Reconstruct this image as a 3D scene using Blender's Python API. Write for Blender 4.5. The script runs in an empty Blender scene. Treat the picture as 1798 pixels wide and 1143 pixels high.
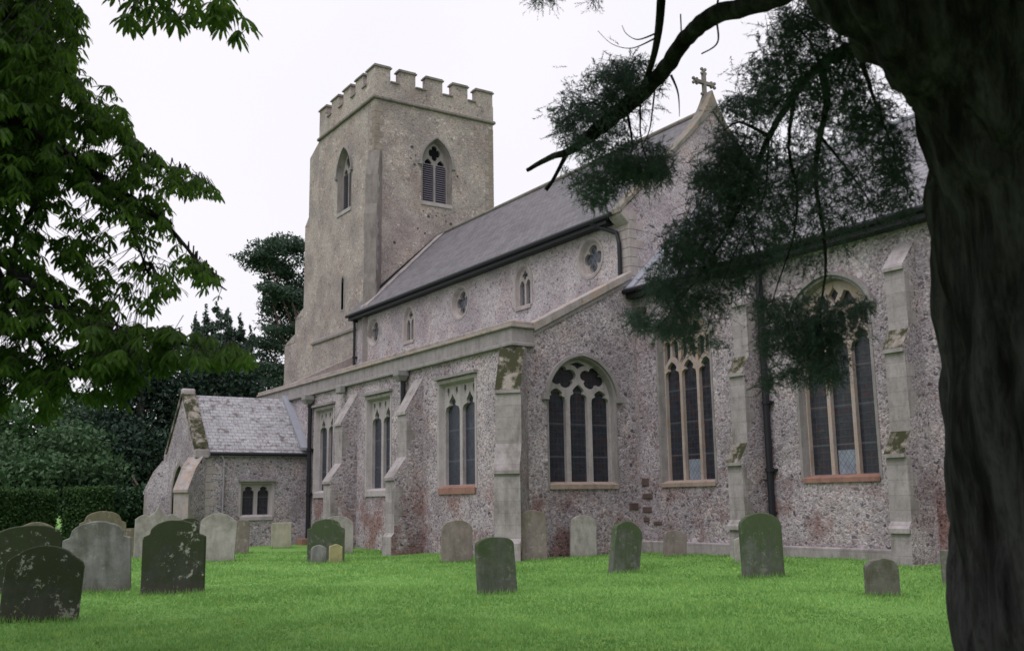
import bpy, bmesh, math, random
import numpy as np
from mathutils import Vector, Matrix, noise, Euler
from mathutils.geometry import tessellate_polygon
random.seed(7); R_=random.Random(11)
PI=math.pi; rad=math.radians
sc=bpy.context.scene

# ---------------------------------------------------------------- camera
F_PX=1756.; CX,CY=899.,571.5
ROT=Matrix(((0.54658145,0.15258342,0.82338753),(0.8372814,-0.08262038,-0.54049396),(-0.01444182,0.98483104,-0.17291402)))
CAM=Vector((0,0,1.6))
cd=bpy.data.cameras.new("camera"); cam=bpy.data.objects.new("camera",cd); sc.collection.objects.link(cam)
cam.matrix_world=Matrix.Translation(CAM)@ROT.to_4x4()
cd.sensor_fit='HORIZONTAL'; cd.sensor_width=36; cd.lens=F_PX/1798*36
cd.clip_start=0.05; cd.clip_end=3000
cd.dof.use_dof=True; cd.dof.focus_distance=29; cd.dof.aperture_fstop=4.5
sc.camera=cam

# ---------------------------------------------------------------- sky and light (overcast)
SUN_EL,SUN_AZ=rad(58),rad(150)      # azimuth clockwise from north (+y)
w=bpy.data.worlds.new("World"); sc.world=w; w.use_nodes=True
nt=w.node_tree; bg=nt.nodes['Background']
sky=nt.nodes.new('ShaderNodeTexSky'); sky.sky_type='NISHITA'; sky.sun_disc=False
sky.sun_elevation=SUN_EL; sky.sun_rotation=SUN_AZ
cloud=nt.nodes.new('ShaderNodeRGB'); cloud.outputs[0].default_value=(7.35,7.15,7.55,1)
tc=nt.nodes.new('ShaderNodeTexCoord'); nz=nt.nodes.new('ShaderNodeTexNoise'); nz.inputs['Scale'].default_value=1.6
nz.inputs['Detail'].default_value=4
nt.links.new(tc.outputs['Generated'],nz.inputs['Vector'])
mr=nt.nodes.new('ShaderNodeMapRange'); mr.inputs[1].default_value=.3; mr.inputs[2].default_value=.7
mr.inputs[3].default_value=.99; mr.inputs[4].default_value=.90
nt.links.new(nz.outputs['Fac'],mr.inputs[0])
mx=nt.nodes.new('ShaderNodeMix'); mx.data_type='RGBA'
nt.links.new(mr.outputs[0],mx.inputs[0]); nt.links.new(sky.outputs[0],mx.inputs[6]); nt.links.new(cloud.outputs[0],mx.inputs[7])
nt.links.new(mx.outputs[2],bg.inputs['Color']); bg.inputs['Strength'].default_value=0.1
sd=bpy.data.lights.new("sun",'SUN'); sd.energy=1.5; sd.angle=rad(40); sd.color=(1,.97,1.0)
so=bpy.data.objects.new("sun",sd); sc.collection.objects.link(so)
dv=Vector((math.sin(SUN_AZ)*math.cos(SUN_EL),math.cos(SUN_AZ)*math.cos(SUN_EL),math.sin(SUN_EL)))
so.rotation_euler=dv.to_track_quat('Z','Y').to_euler()
vs=sc.view_settings; vs.view_transform='Standard'; vs.look='None'; vs.gamma=1; vs.exposure=0.46
sc.cycles.filter_width=1.55
sc.cycles.max_bounces=6; sc.cycles.transparent_max_bounces=6

# ---------------------------------------------------------------- helpers
C=sc.collection
def ray(px,py):
    d=ROT@Vector((px-CX,-(py-CY),-F_PX)); return d.normalized()
def at(px,py,d): return CAM+ray(px,py)*d
def gat(px,d):                       # a ground point in the direction of a picture column
    r=ray(px,870); r.z=0; r.normalize(); return Vector((r.x*d,r.y*d,0))
def empty(name,loc,label,cat,group=None,rotz=0):
    o=bpy.data.objects.new(name,None); C.objects.link(o); o.location=loc; o.rotation_euler.z=rotz
    o.empty_display_size=.3
    o['label']=label; o['category']=cat
    if group: o['group']=group
    bpy.context.view_layer.update()
    return o
def tag(o,label=None,cat=None,group=None,kind=None):
    if label: o['label']=label
    if cat: o['category']=cat
    if group: o['group']=group
    if kind: o['kind']=kind
    return o
def root_inv(p):
    m=Matrix.Identity(4); q=p
    while q:
        m=q.matrix_basis.copy()@m if False else m; q=q.parent
    return m
def link(name,me,mats,parent=None):
    o=bpy.data.objects.new(name,me); C.objects.link(o)
    for m in (mats if isinstance(mats,(list,tuple)) else [mats]): me.materials.append(m)
    if parent is not None:
        o.parent=parent
        if parent.type=='EMPTY': o.matrix_parent_inverse=Matrix.Translation(parent.location).inverted()
    return o
def obj(name,verts,faces,mats,parent=None,smooth=False,recalc=True,midx=None,bevel=0):
    me=bpy.data.meshes.new(name); me.from_pydata([tuple(v) for v in verts],[],faces)
    if midx is not None: me.polygons.foreach_set('material_index',midx)
    if recalc or bevel:
        bm=bmesh.new(); bm.from_mesh(me)
        if bevel: bmesh.ops.bevel(bm,geom=[e for e in bm.edges if len(e.link_faces)==2 and e.calc_face_angle(0)>.6],offset=bevel,segments=1,affect='EDGES')
        bmesh.ops.recalc_face_normals(bm,faces=bm.faces); bm.to_mesh(me); bm.free()
    if smooth: me.polygons.foreach_set('use_smooth',[True]*len(me.polygons))
    me.update()
    return link(name,me,mats,parent)
class MB:
    def __init__(s): s.v=[]; s.f=[]; s.m=[]
    def add(s,v,f,m=0):
        n=len(s.v); s.v+= [tuple(a) for a in v]; s.f+=[[i+n for i in q] for q in f]; s.m+=[m]*len(f)
    def box(s,x0,x1,y0,y1,z0,z1,m=0):
        v=[(x,y,z) for z in (z0,z1) for y in (y0,y1) for x in (x0,x1)]
        s.add(v,[(0,2,3,1),(4,5,7,6),(0,1,5,4),(2,6,7,3),(0,4,6,2),(1,3,7,5)],m)
    def prism(s,poly,w0,w1,mp,m=0):     # poly in (u,z); mp(u,w,z)
        n=len(poly)
        v=[mp(u,w0,z) for u,z in poly]+[mp(u,w1,z) for u,z in poly]
        f=[list(range(n))[::-1],list(range(n,2*n))]+[(i,(i+1)%n,n+(i+1)%n,n+i) for i in range(n)]
        s.add(v,f,m)
    def tube(s,pts,rs,n=8,m=0,cap=True):
        pts=[Vector(p) for p in pts]
        if not isinstance(rs,(list,tuple)): rs=[rs]*len(pts)
        base=len(s.v); up=Vector((0,0,1))
        pr=None
        for i,p in enumerate(pts):
            t=(pts[min(i+1,len(pts)-1)]-pts[max(i-1,0)]); 
            if t.length<1e-9: t=Vector((0,0,1))
            t.normalize()
            if pr is None: pr=t.orthogonal().normalized()
            a=(pr-t*pr.dot(t)); 
            if a.length<1e-6: a=t.orthogonal()
            a.normalize(); pr=a; b=t.cross(a)
            for k in range(n):
                q=2*PI*k/n; s.v.append(tuple(p+(a*math.cos(q)+b*math.sin(q))*rs[i]))
        for i in range(len(pts)-1):
            for k in range(n):
                a=base+i*n+k; b=base+i*n+(k+1)%n; s.f.append((a,b,b+n,a+n)); s.m.append(m)
        if cap and n>2:
            s.f.append(tuple(base+k for k in range(n))[::-1]); s.m.append(m)
            e=base+(len(pts)-1)*n; s.f.append(tuple(e+k for k in range(n))); s.m.append(m)
    def build(s,name,mats,parent=None,smooth=False,recalc=True,bevel=0):
        return obj(name,s.v,s.f,mats,parent,smooth,recalc,s.m if max(s.m or [0]) else None,bevel)
def plate(mb,outer,holes,w0,w1,mp,m=0):
    loops=[outer]+list(holes)
    tri=tessellate_polygon([[Vector((u,z,0)) for u,z in l] for l in loops])
    flat=[p for l in loops for p in l]; n=len(flat)
    v=[mp(u,w0,z) for u,z in flat]+[mp(u,w1,z) for u,z in flat]
    f=[]
    for a,b,c in tri: f.append((a,b,c)); f.append((c+n,b+n,a+n))
    k=0
    for l in loops:
        L=len(l)
        for i in range(L):
            a=k+i; b=k+(i+1)%L; f.append((a,b,b+n,a+n))
        k+=L
    mb.add(v,f,m)
def mapS(y): return lambda u,w,z:(u,y-w,z)
def mapE(x): return lambda u,w,z:(x+w,u,z)

# ---------------------------------------------------------------- materials
class NT:
    def __init__(s,name):
        s.mat=bpy.data.materials.new(name); s.mat.use_nodes=True; s.t=s.mat.node_tree
        s.b=s.t.nodes['Principled BSDF']; s.o=s.t.nodes['Material Output']
        s.b.inputs['Specular IOR Level'].default_value=.25; s.b.inputs['Roughness'].default_value=.9
    def n(s,ty,**kw):
        a=s.t.nodes.new(ty)
        for k,v in kw.items():
            if k.startswith('_'): setattr(a,k[1:],v)
            else: a.inputs[k.replace('__',' ')].default_value=v
        return a
    def l(s,a,b): s.t.links.new(a,b)
    def co(s): 
        if not hasattr(s,'_co'):
            tcn=s.n('ShaderNodeTexCoord'); oi=s.n('ShaderNodeObjectInfo')
            vm=s.n('ShaderNodeVectorMath',_operation='SCALE'); cm=s.n('ShaderNodeCombineXYZ')
            s.l(oi.outputs['Random'],cm.inputs[0]); s.l(oi.outputs['Random'],cm.inputs[1]); s.l(oi.outputs['Random'],cm.inputs[2])
            s.l(cm.outputs[0],vm.inputs[0]); vm.inputs['Scale'].default_value=37
            ad=s.n('ShaderNodeVectorMath',_operation='ADD'); s.l(tcn.outputs['Object'],ad.inputs[0]); s.l(vm.outputs[0],ad.inputs[1])
            s._co=ad.outputs[0]; s._raw=tcn.outputs['Object']
        return s._co
    def noise(s,scale,detail=4,rough=.55,vec=None,stretch=None):
        a=s.n('ShaderNodeTexNoise'); a.inputs['Scale'].default_value=scale; a.inputs['Detail'].default_value=detail; a.inputs['Roughness'].default_value=rough
        v=vec or s.co()
        if stretch:
            m=s.n('ShaderNodeVectorMath',_operation='MULTIPLY'); m.inputs[1].default_value=stretch; s.l(v,m.inputs[0]); v=m.outputs[0]
        s.l(v,a.inputs['Vector']); return a.outputs['Fac']
    def ramp(s,fac,stops,interp='LINEAR'):
        a=s.n('ShaderNodeValToRGB'); cr=a.color_ramp; cr.interpolation=interp
        while len(cr.elements)<len(stops): cr.elements.new(.5)
        for e,(p,c) in zip(cr.elements,stops): 
            e.position=p; e.color=(c,c,c,1) if isinstance(c,(int,float)) else (*c,1)
        s.l(fac,a.inputs[0]); return a.outputs['Color']
    def mix(s,fac,a,b,mode='MIX'):
        m=s.n('ShaderNodeMix'); m.data_type='RGBA'; m.blend_type=mode
        for x,i in ((fac,0),(a,6),(b,7)):
            if isinstance(x,(int,float)): m.inputs[i].default_value=x
            elif isinstance(x,tuple): m.inputs[i].default_value=(*x,1)
            else: s.l(x,m.inputs[i])
        return m.outputs[2]
    def math(s,op,a,b=None):
        m=s.n('ShaderNodeMath',_operation=op)
        for x,i in ((a,0),(b,1)):
            if x is None: continue
            if isinstance(x,(int,float)): m.inputs[i].default_value=x
            else: s.l(x,m.inputs[i])
        return m.outputs[0]
    def col(s,c):
        if isinstance(c,tuple): s.b.inputs['Base Color'].default_value=(*c,1)
        else: s.l(c,s.b.inputs['Base Color'])
    def bump(s,h,strength=.5,dist=.02):
        b=s.n('ShaderNodeBump'); b.inputs['Strength'].default_value=strength; b.inputs['Distance'].default_value=dist
        s.l(h,b.inputs['Height']); s.l(b.outputs[0],s.b.inputs['Normal'])

def flint(name,mortar,stones,brick=.0,scale=8.5,moss=.12,light=.5,contrast=1.0):
    m=NT(name); co=m.co(); raw=m._raw
    nd=m.n('ShaderNodeTexNoise'); nd.inputs['Scale'].default_value=5; nd.inputs['Detail'].default_value=2; m.l(co,nd.inputs['Vector'])
    dd=m.n('ShaderNodeVectorMath',_operation='MULTIPLY_ADD'); m.l(nd.outputs['Color'],dd.inputs[0]); dd.inputs[1].default_value=(.11,.11,.11); m.l(co,dd.inputs[2])
    sq=m.n('ShaderNodeVectorMath',_operation='MULTIPLY'); sq.inputs[1].default_value=(1,1,1.35); m.l(dd.outputs[0],sq.inputs[0])
    big=m.ramp(m.noise(1.6,3),[(.49,0.),(.51,1.)])
    def vor(f):
        v=m.n('ShaderNodeTexVoronoi'); v.inputs['Scale'].default_value=scale*f; m.l(sq.outputs[0],v.inputs['Vector'])
        v2=m.n('ShaderNodeTexVoronoi'); v2.feature='DISTANCE_TO_EDGE'; v2.inputs['Scale'].default_value=scale*f; m.l(sq.outputs[0],v2.inputs['Vector'])
        return v.outputs['Color'],v2.outputs['Distance']
    ca,ea=vor(.8); cb_,eb=vor(1.55)
    sep=m.n('ShaderNodeSeparateColor'); m.l(m.mix(big,ca,cb_),sep.inputs[0])
    class v2: outputs={'Distance':m.mix(big,ea,eb)}
    sc_=m.ramp(sep.outputs[0],[(i/len(stones),c) for i,c in enumerate(stones)],'CONSTANT')
    edge=m.ramp(v2.outputs['Distance'],[(.04,0.),(.16,1.)])
    # some cells are wholly mortared over
    cover=m.ramp(m.math('ADD',sep.outputs[1],m.math('MULTIPLY',m.math('SUBTRACT',m.noise(.45,3),.5),1.4)),[(light-.1,0.),(light+.12,1.)])
    mort=m.mix(m.noise(9,5,.7),tuple(c*.78 for c in mortar),tuple(min(1,c*1.22) for c in mortar))
    fac=m.math('MULTIPLY',m.math('MULTIPLY',edge,cover),contrast)
    c=m.mix(fac,mort,sc_)
    # fine speckle
    v3=m.n('ShaderNodeTexVoronoi'); v3.inputs['Scale'].default_value=scale*2.6; m.l(co,v3.inputs['Vector'])
    s3=m.n('ShaderNodeSeparateColor'); m.l(v3.outputs['Color'],s3.inputs[0])
    c=m.mix(m.math('MULTIPLY',m.ramp(s3.outputs[0],[(.72,0.),(.8,1.)]),.7*contrast),c,tuple(x*.45 for x in mortar))
    c=m.mix(m.math('MULTIPLY',m.ramp(s3.outputs[1],[(.82,0.),(.88,1.)]),.55*contrast),c,tuple(min(1,x*1.75) for x in mortar))
    # broad weather patches
    c=m.mix(m.math('MULTIPLY',m.ramp(m.noise(.6,6,.65),[(.42,0.),(.58,1.)]),.85),c,(.68,.66,.69),'MULTIPLY')
    c=m.mix(m.math('MULTIPLY',m.ramp(m.noise(1.3,5,.7,vec=m._raw),[(.52,0.),(.64,1.)]),.6),c,(1.2,1.17,1.14),'MULTIPLY')
    c=m.mix(m.math('MULTIPLY',m.ramp(m.noise(.9,4),[(.5,0.),(.68,1.)]),.35),c,(1.0,.84,.74),'MULTIPLY')
    c=m.mix(m.math('MULTIPLY',m.ramp(m.noise(1.7,6,.65),[(.58,0.),(.70,1.)]),moss*2),c,(.12,.12,.075))
    if brick:
        sz=m.n('ShaderNodeSeparateXYZ'); m.l(raw,sz.inputs[0])
        low=m.ramp(m.math('MULTIPLY',sz.outputs[2],1/6.),[(.22,1.),(.42,0.)])
        bm_=m.math('MULTIPLY',m.math('MULTIPLY',m.ramp(m.noise(.75,4,.6,stretch=(1,1,1)),[(.47,0.),(.6,1.)]),low),brick)
        c=m.mix(bm_,c,(.62,.42,.37),'MULTIPLY')
    m.col(c)
    h=m.math('ADD',m.math('MULTIPLY',edge,.8),m.math('MULTIPLY',m.noise(26,4),.7))
    m.bump(h,.42,.025)
    return m.mat
STN=[(.05,.044,.06),(.14,.115,.135),(.40,.36,.385),(.22,.165,.175),(.54,.50,.52),(.10,.085,.10),(.31,.27,.295),(.20,.17,.20),(.43,.365,.36),(.12,.09,.095),(.28,.195,.185)]
M={}
M['flint']=flint('flint_rubble',(.38,.338,.355),STN,brick=.9,scale=8.8,light=.45,contrast=.86)
M['flint_nave']=flint('flint_nave',(.395,.352,.364),STN,scale=10,light=.62,contrast=.7)
M['flint_tower']=flint('flint_tower',(.355,.31,.288),[(c[0]*1.25,c[1]*1.2,c[2]*1.12) for c in STN],scale=9,light=.58,contrast=.62,moss=.14)
M['flint_porch']=flint('flint_porch',(.34,.31,.33),STN,scale=9,light=.5,contrast=.9)
def ashlar(name,base,moss=.3,mt=.6,joints=True,stain=.4,orange=0,warm=None):
    m=NT(name); co=m.co()
    c=m.mix(m.noise(3.2,6,.7),tuple(x*.62 for x in base),tuple(min(1,x*1.32) for x in base))
    c=m.mix(m.math('MULTIPLY',m.ramp(m.noise(14,5,.7),[(.5,0.),(.7,1.)]),.45),c,(.62,.60,.58),'MULTIPLY')
    c=m.mix(m.math('MULTIPLY',m.ramp(m.noise(4.5,6,.7,stretch=(1,1,.18)),[(.48,0.),(.66,1.)]),.55),c,(.62,.60,.585),'MULTIPLY')
    c=m.mix(m.math('MULTIPLY',m.ramp(m.noise(1.1,6,.7,stretch=(1.6,1.6,.6)),[(.5,0.),(.66,1.)]),stain),c,(.55,.54,.50),'MULTIPLY')
    if moss: c=m.mix(m.math('MULTIPLY',m.ramp(m.noise(2.8,6,.7),[(mt-.04,0.),(mt+.10,1.)]),moss),c,(.026,.028,.009))
    if orange: c=m.mix(m.math('MULTIPLY',m.ramp(m.noise(3.4,6,.7),[(.46,0.),(.62,1.)]),orange),c,(.42,.23,.10))
    h=m.noise(20,5,.7)
    if joints:
        sp=m.n('ShaderNodeSeparateXYZ'); m.l(m._raw,sp.inputs[0])
        z=m.math('FRACT',m.math('MULTIPLY',sp.outputs[2],3.1))
        j=m.ramp(z,[(.0,1.),(.035,0.),(.965,0.),(1.,1.)])
        c=m.mix(m.math('MULTIPLY',j,.45),c,(.45,.42,.40),'MULTIPLY'); 
        blk=m.n('ShaderNodeTexWhiteNoise'); cm=m.n('ShaderNodeCombineXYZ'); m.l(m.math('FLOOR',m.math('MULTIPLY',sp.outputs[2],3.1)),cm.inputs[2]); m.l(cm.outputs[0],blk.inputs['Vector'])
        c=m.mix(.5,c,m.mix(blk.outputs['Value'],(.72,.70,.68),(1.05,1.04,1.03)),'MULTIPLY')
    m.col(c); m.bump(h,.35,.01); return m.mat
M['ashlar']=ashlar('ashlar',(.335,.305,.31),stain=.8)
M['ashlar_tower']=ashlar('ashlar_tower',(.215,.19,.18),moss=.25,joints=False,stain=.7)
M['quoin_tower']=ashlar('quoin_tower',(.27,.23,.205),moss=.2)
M['parapet']=ashlar('parapet_stone',(.275,.25,.252),moss=.15,joints=False,stain=.5)
M['coping']=ashlar('coping_stone',(.31,.28,.275),moss=.45,joints=False,orange=.28,stain=.7)
M['copinggable']=ashlar('gable_coping',(.19,.18,.165),moss=.3,joints=False,orange=.25,stain=.6)
M['mossy']=ashlar('mossy_weathering',(.27,.24,.21),moss=.97,joints=False,mt=.44)
M['tracery']=ashlar('tracery_stone',(.37,.335,.34),moss=.05,joints=False,stain=.25)
M['tracery_warm']=ashlar('tracery_warm',(.38,.32,.295),moss=.0,joints=False,stain=.25,orange=.3)
M['tracery_dim']=ashlar('tracery_dim',(.26,.24,.24),moss=.1,joints=False,stain=.4)
M['clerestory_stone']=ashlar('clerestory_stone',(.35,.31,.30),moss=.0,joints=False,stain=.3)
M['terracotta']=ashlar('terracotta_sill',(.27,.15,.12),moss=.0,joints=False,stain=.35)
M['ochre_sill']=ashlar('ochre_sill',(.32,.25,.21),moss=.0,joints=False,stain=.3)
def simple(name,c,rough=.6,spec=.3,var=.15,scale=8):
    m=NT(name); m.b.inputs['Roughness'].default_value=rough; m.b.inputs['Specular IOR Level'].default_value=spec
    m.col(m.mix(m.noise(scale,4),tuple(x*(1-var) for x in c),tuple(x*(1+var) for x in c))); return m.mat
M['black_iron']=simple('black_iron',(.013,.013,.018),.55)
M['grey_pipe']=simple('grey_pipe',(.25,.23,.25),.6)
M['lead']=simple('lead',(.24,.25,.29),.6,.4,.25,3)
M['hopper']=simple('lead_hopper',(.21,.20,.20),.7,.3,.3,9)
M['louvre']=simple('slate_louvre',(.15,.135,.17),.7,.3,.25,9)
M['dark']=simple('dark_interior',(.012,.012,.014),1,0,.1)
M['wood']=simple('door_oak',(.05,.035,.025),.8,.2,.3,6)
def roofmat(name,c1,c2,axis,course=.2,wd=.3,lichen=0,zmul=1.41):
    m=NT(name); m.co(); sp=m.n('ShaderNodeSeparateXYZ'); m.l(m._raw,sp.inputs[0])
    cm=m.n('ShaderNodeCombineXYZ'); m.l(sp.outputs[axis],cm.inputs[0]); m.l(m.math('MULTIPLY',sp.outputs[2],zmul),cm.inputs[1])
    b=m.n('ShaderNodeTexBrick'); m.l(cm.outputs[0],b.inputs['Vector']); b.inputs['Scale'].default_value=1
    b.inputs['Brick Width'].default_value=wd; b.inputs['Row Height'].default_value=course; b.inputs['Mortar Size'].default_value=.012
    b.inputs['Color1'].default_value=(*c1,1); b.inputs['Color2'].default_value=(*c2,1); b.inputs['Mortar'].default_value=(*[x*.45 for x in c1],1); b.inputs['Mortar Smooth'].default_value=.5
    c=m.mix(m.math('MULTIPLY',m.ramp(m.noise(1.1,6,.7),[(.4,0.),(.65,1.)]),.5),b.outputs['Color'],(.66,.64,.64),'MULTIPLY')
    c=m.mix(m.math('MULTIPLY',m.ramp(m.noise(9,5,.75),[(.55,0.),(.66,1.)]),.5),c,tuple(x*1.5 for x in c2))
    if lichen:
        c=m.mix(m.math('MULTIPLY',m.ramp(m.noise(2.4,6,.75,stretch=(1,1,2.0)),[(.53,0.),(.6,1.)]),lichen),c,(.085,.07,.065))
    m.col(c); m.b.inputs['Roughness'].default_value=.75
    h=m.math('FRACT',m.math('DIVIDE',m.math('MULTIPLY',sp.outputs[2],zmul),course))
    m.bump(m.math('ADD',m.math('SUBTRACT',1.,h),m.math('MULTIPLY',m.noise(30,3),.3)),.8,.015); return m.mat
M['slate_nave']=roofmat('slate_nave',(.118,.112,.122),(.165,.155,.168),0)
M['slate_chancel']=roofmat('slate_chancel',(.18,.175,.19),(.26,.25,.27),0,.23,.3)
M['slate_porch']=roofmat('slate_porch',(.27,.265,.28),(.35,.34,.36),1,.19,.26,lichen=.8)
def glassmat(name,lead=(.05,.05,.06),g=(.018,.02,.028),axis=0,sc_l=7.,diamond=False,tint=True):
    m=NT(name); m.co(); sp=m.n('ShaderNodeSeparateXYZ'); m.l(m._raw,sp.inputs[0])
    a=sp.outputs[axis]; z=sp.outputs[2]
    if diamond:
        p=m.math('ADD',a,m.math('MULTIPLY',z,.75)); q=m.math('SUBTRACT',a,m.math('MULTIPLY',z,.75))
    else: p,q=a,z
    def line(x,s,wd): return m.ramp(m.math('FRACT',m.math('MULTIPLY',x,s)),[(0.,1.),(wd,0.),(1-wd,0.),(1.,1.)])
    L=m.math('MAXIMUM',line(p,sc_l,.12),line(q,sc_l*.8,.12))
    bar=line(z,1.05,.035)
    c=m.mix(m.noise(3.5,4),tuple(x*.5 for x in g),tuple(x*1.9 for x in g))
    if tint:
        c=m.mix(m.math('MULTIPLY',m.ramp(m.noise(6,3),[(.55,0.),(.66,1.)]),.7),c,(.06,.022,.02))
        c=m.mix(m.math('MULTIPLY',m.ramp(m.noise(5.1,3,vec=m._raw),[(.58,0.),(.68,1.)]),.6),c,(.035,.05,.045))
    c=m.mix(m.math('MULTIPLY',L,.6),c,lead); c=m.mix(m.math('MULTIPLY',bar,.7),c,(.10,.105,.12))
    m.col(c); m.b.inputs['Specular IOR Level'].default_value=.35
    m.l(m.ramp(m.noise(5,2),[(.3,.25),(.7,.5)]),m.b.inputs['Roughness'])
    m.bump(m.math('ADD',L,m.math('MULTIPLY',m.noise(9,2),.8)),.25,.01)
    return m.mat
M['glass_x']=glassmat('leaded_glass_south',axis=0)
M['glass_y']=glassmat('leaded_glass_east',axis=1)
M['glass_aisle']=glassmat('leaded_glass_aisle',axis=0,g=(.024,.028,.04),lead=(.05,.055,.065),diamond=True,tint=False)
M['glass_diamond']=glassmat('leaded_glass_clerestory',axis=0,g=(.05,.055,.075),lead=(.20,.21,.24),diamond=True,tint=False,sc_l=5)
M['glass_clear']=glassmat('clear_panes',axis=0,g=(.16,.18,.22),lead=(.05,.05,.06),diamond=True,tint=False,sc_l=8)

def leafmat(name,c1,c2,trans=.35,rough=.55,spec=.3,scale=.7):
    m=NT(name); oi=m.n('ShaderNodeNewGeometry')
    c=m.mix(oi.outputs['Random Per Island'],c1,c2)
    tcn=m.n('ShaderNodeTexCoord'); nn=m.n('ShaderNodeTexNoise'); nn.inputs['Scale'].default_value=scale; nn.inputs['Detail'].default_value=3; m.l(tcn.outputs['Object'],nn.inputs['Vector'])
    c=m.mix(m.ramp(nn.outputs['Fac'],[(.35,0.),(.65,1.)]),m.mix(.5,c,tuple(x*.55 for x in c1)),c)
    m.col(c); m.b.inputs['Roughness'].default_value=rough; m.b.inputs['Specular IOR Level'].default_value=spec
    if trans:
        t=m.n('ShaderNodeBsdfTranslucent'); ms=m.n('ShaderNodeMixShader'); ms.inputs[0].default_value=trans
        m.l(c,t.inputs['Color']); m.l(m.b.outputs[0],ms.inputs[1]); m.l(t.outputs[0],ms.inputs[2]); m.l(ms.outputs[0],m.o.inputs['Surface'])
    return m.mat
M['leaf_chestnut']=leafmat('chestnut_leaf',(.06,.135,.025),(.17,.30,.045),.62,.5,.3,.9)
M['needle']=leafmat('needle_foliage',(.10,.15,.13),(.185,.25,.215),.5,.6,.3,1.3)
M['leaf_yew']=leafmat('dark_yew_leaf',(.017,.037,.025),(.036,.065,.042),.1,.7,.2,.25)
M['leaf_column']=leafmat('columnar_yew_leaf',(.045,.078,.058),(.075,.115,.08),.1,.7,.2,.5)
M['leaf_pine']=leafmat('pine_plate_leaf',(.04,.07,.05),(.07,.11,.075),.15,.7,.2,.4)
M['leaf_shrub']=leafmat('shrub_leaf',(.035,.08,.03),(.085,.16,.07),.25,.6,.3,.4)
M['leaf_hedge']=leafmat('hedge_leaf',(.025,.06,.018),(.055,.11,.03),.2,.7,.2,.6)
M['leaf_ivy']=leafmat('ivy_leaf',(.02,.055,.022),(.045,.10,.04),.2,.6,.3,.6)
M['weed']=leafmat('weed_leaf',(.16,.28,.05),(.30,.42,.08),.4)
def barkmat(name,c,c2,zst=.12,sc_=7):
    m=NT(name); n1=m.noise(sc_,6,.65,stretch=(1,1,zst)); n2=m.noise(sc_*3.3,5,.7,stretch=(1,1,.3))
    k=m.ramp(n1,[(.40,0.),(.60,1.)]); cc=m.mix(k,c,c2); cc=m.mix(m.math('MULTIPLY',m.ramp(n2,[(.45,0.),(.65,1.)]),.6),cc,tuple(x*.35 for x in c))
    m.col(cc); m.bump(m.math('ADD',n1,m.math('MULTIPLY',n2,.5)),1.,.035); m.b.inputs['Roughness'].default_value=.95; return m.mat
M['bark_near']=barkmat('fluted_bark',(.011,.010,.011),(.085,.08,.088))
M['bark']=barkmat('bark',(.05,.042,.036),(.10,.085,.075))
M['bark_pine']=barkmat('pine_bark',(.08,.055,.045),(.14,.10,.08))

# ---------------------------------------------------------------- ground
def gz(x,y):
    d=math.hypot(x,y)
    z=.035*noise.noise(Vector((x*.35,y*.35,0)))+.05*noise.noise(Vector((x*.09,y*.09,3)))
    e=max(0,min(1,(x+24)/8)); n=max(0,min(1,(y-15)/4)); z+=.14*e*n
    return z
def graded(a,b,c0,c1,fine,coarse_n):
    mid=list(np.arange(c0,c1+1e-6,fine)); lo=list(c0-np.geomspace(fine*2,c0-a,coarse_n))[::-1]; hi=list(c1+np.geomspace(fine*2,b-c1,coarse_n))
    return lo+mid+hi
xs=graded(-900,600,-46,6,.4,16); ys=graded(-600,900,-2,26,.4,16)
gv=[(x,y,gz(x,y)) for y in ys for x in xs]; nx=len(xs)
gf=[(j*nx+i,j*nx+i+1,(j+1)*nx+i+1,(j+1)*nx+i) for j in range(len(ys)-1) for i in range(nx-1)]
m=NT('turf'); c=m.mix(m.noise(.5,5,.6),(.12,.25,.05),(.20,.36,.09)); c=m.mix(m.math('MULTIPLY',m.noise(14,5,.7),.6),c,(.05,.14,.02))
m.col(c); m.bump(m.noise(45,4,.7),.6,.02)
g=obj('ground',gv,gf,m.mat,smooth=True,recalc=False); tag(g,kind='structure')

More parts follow.
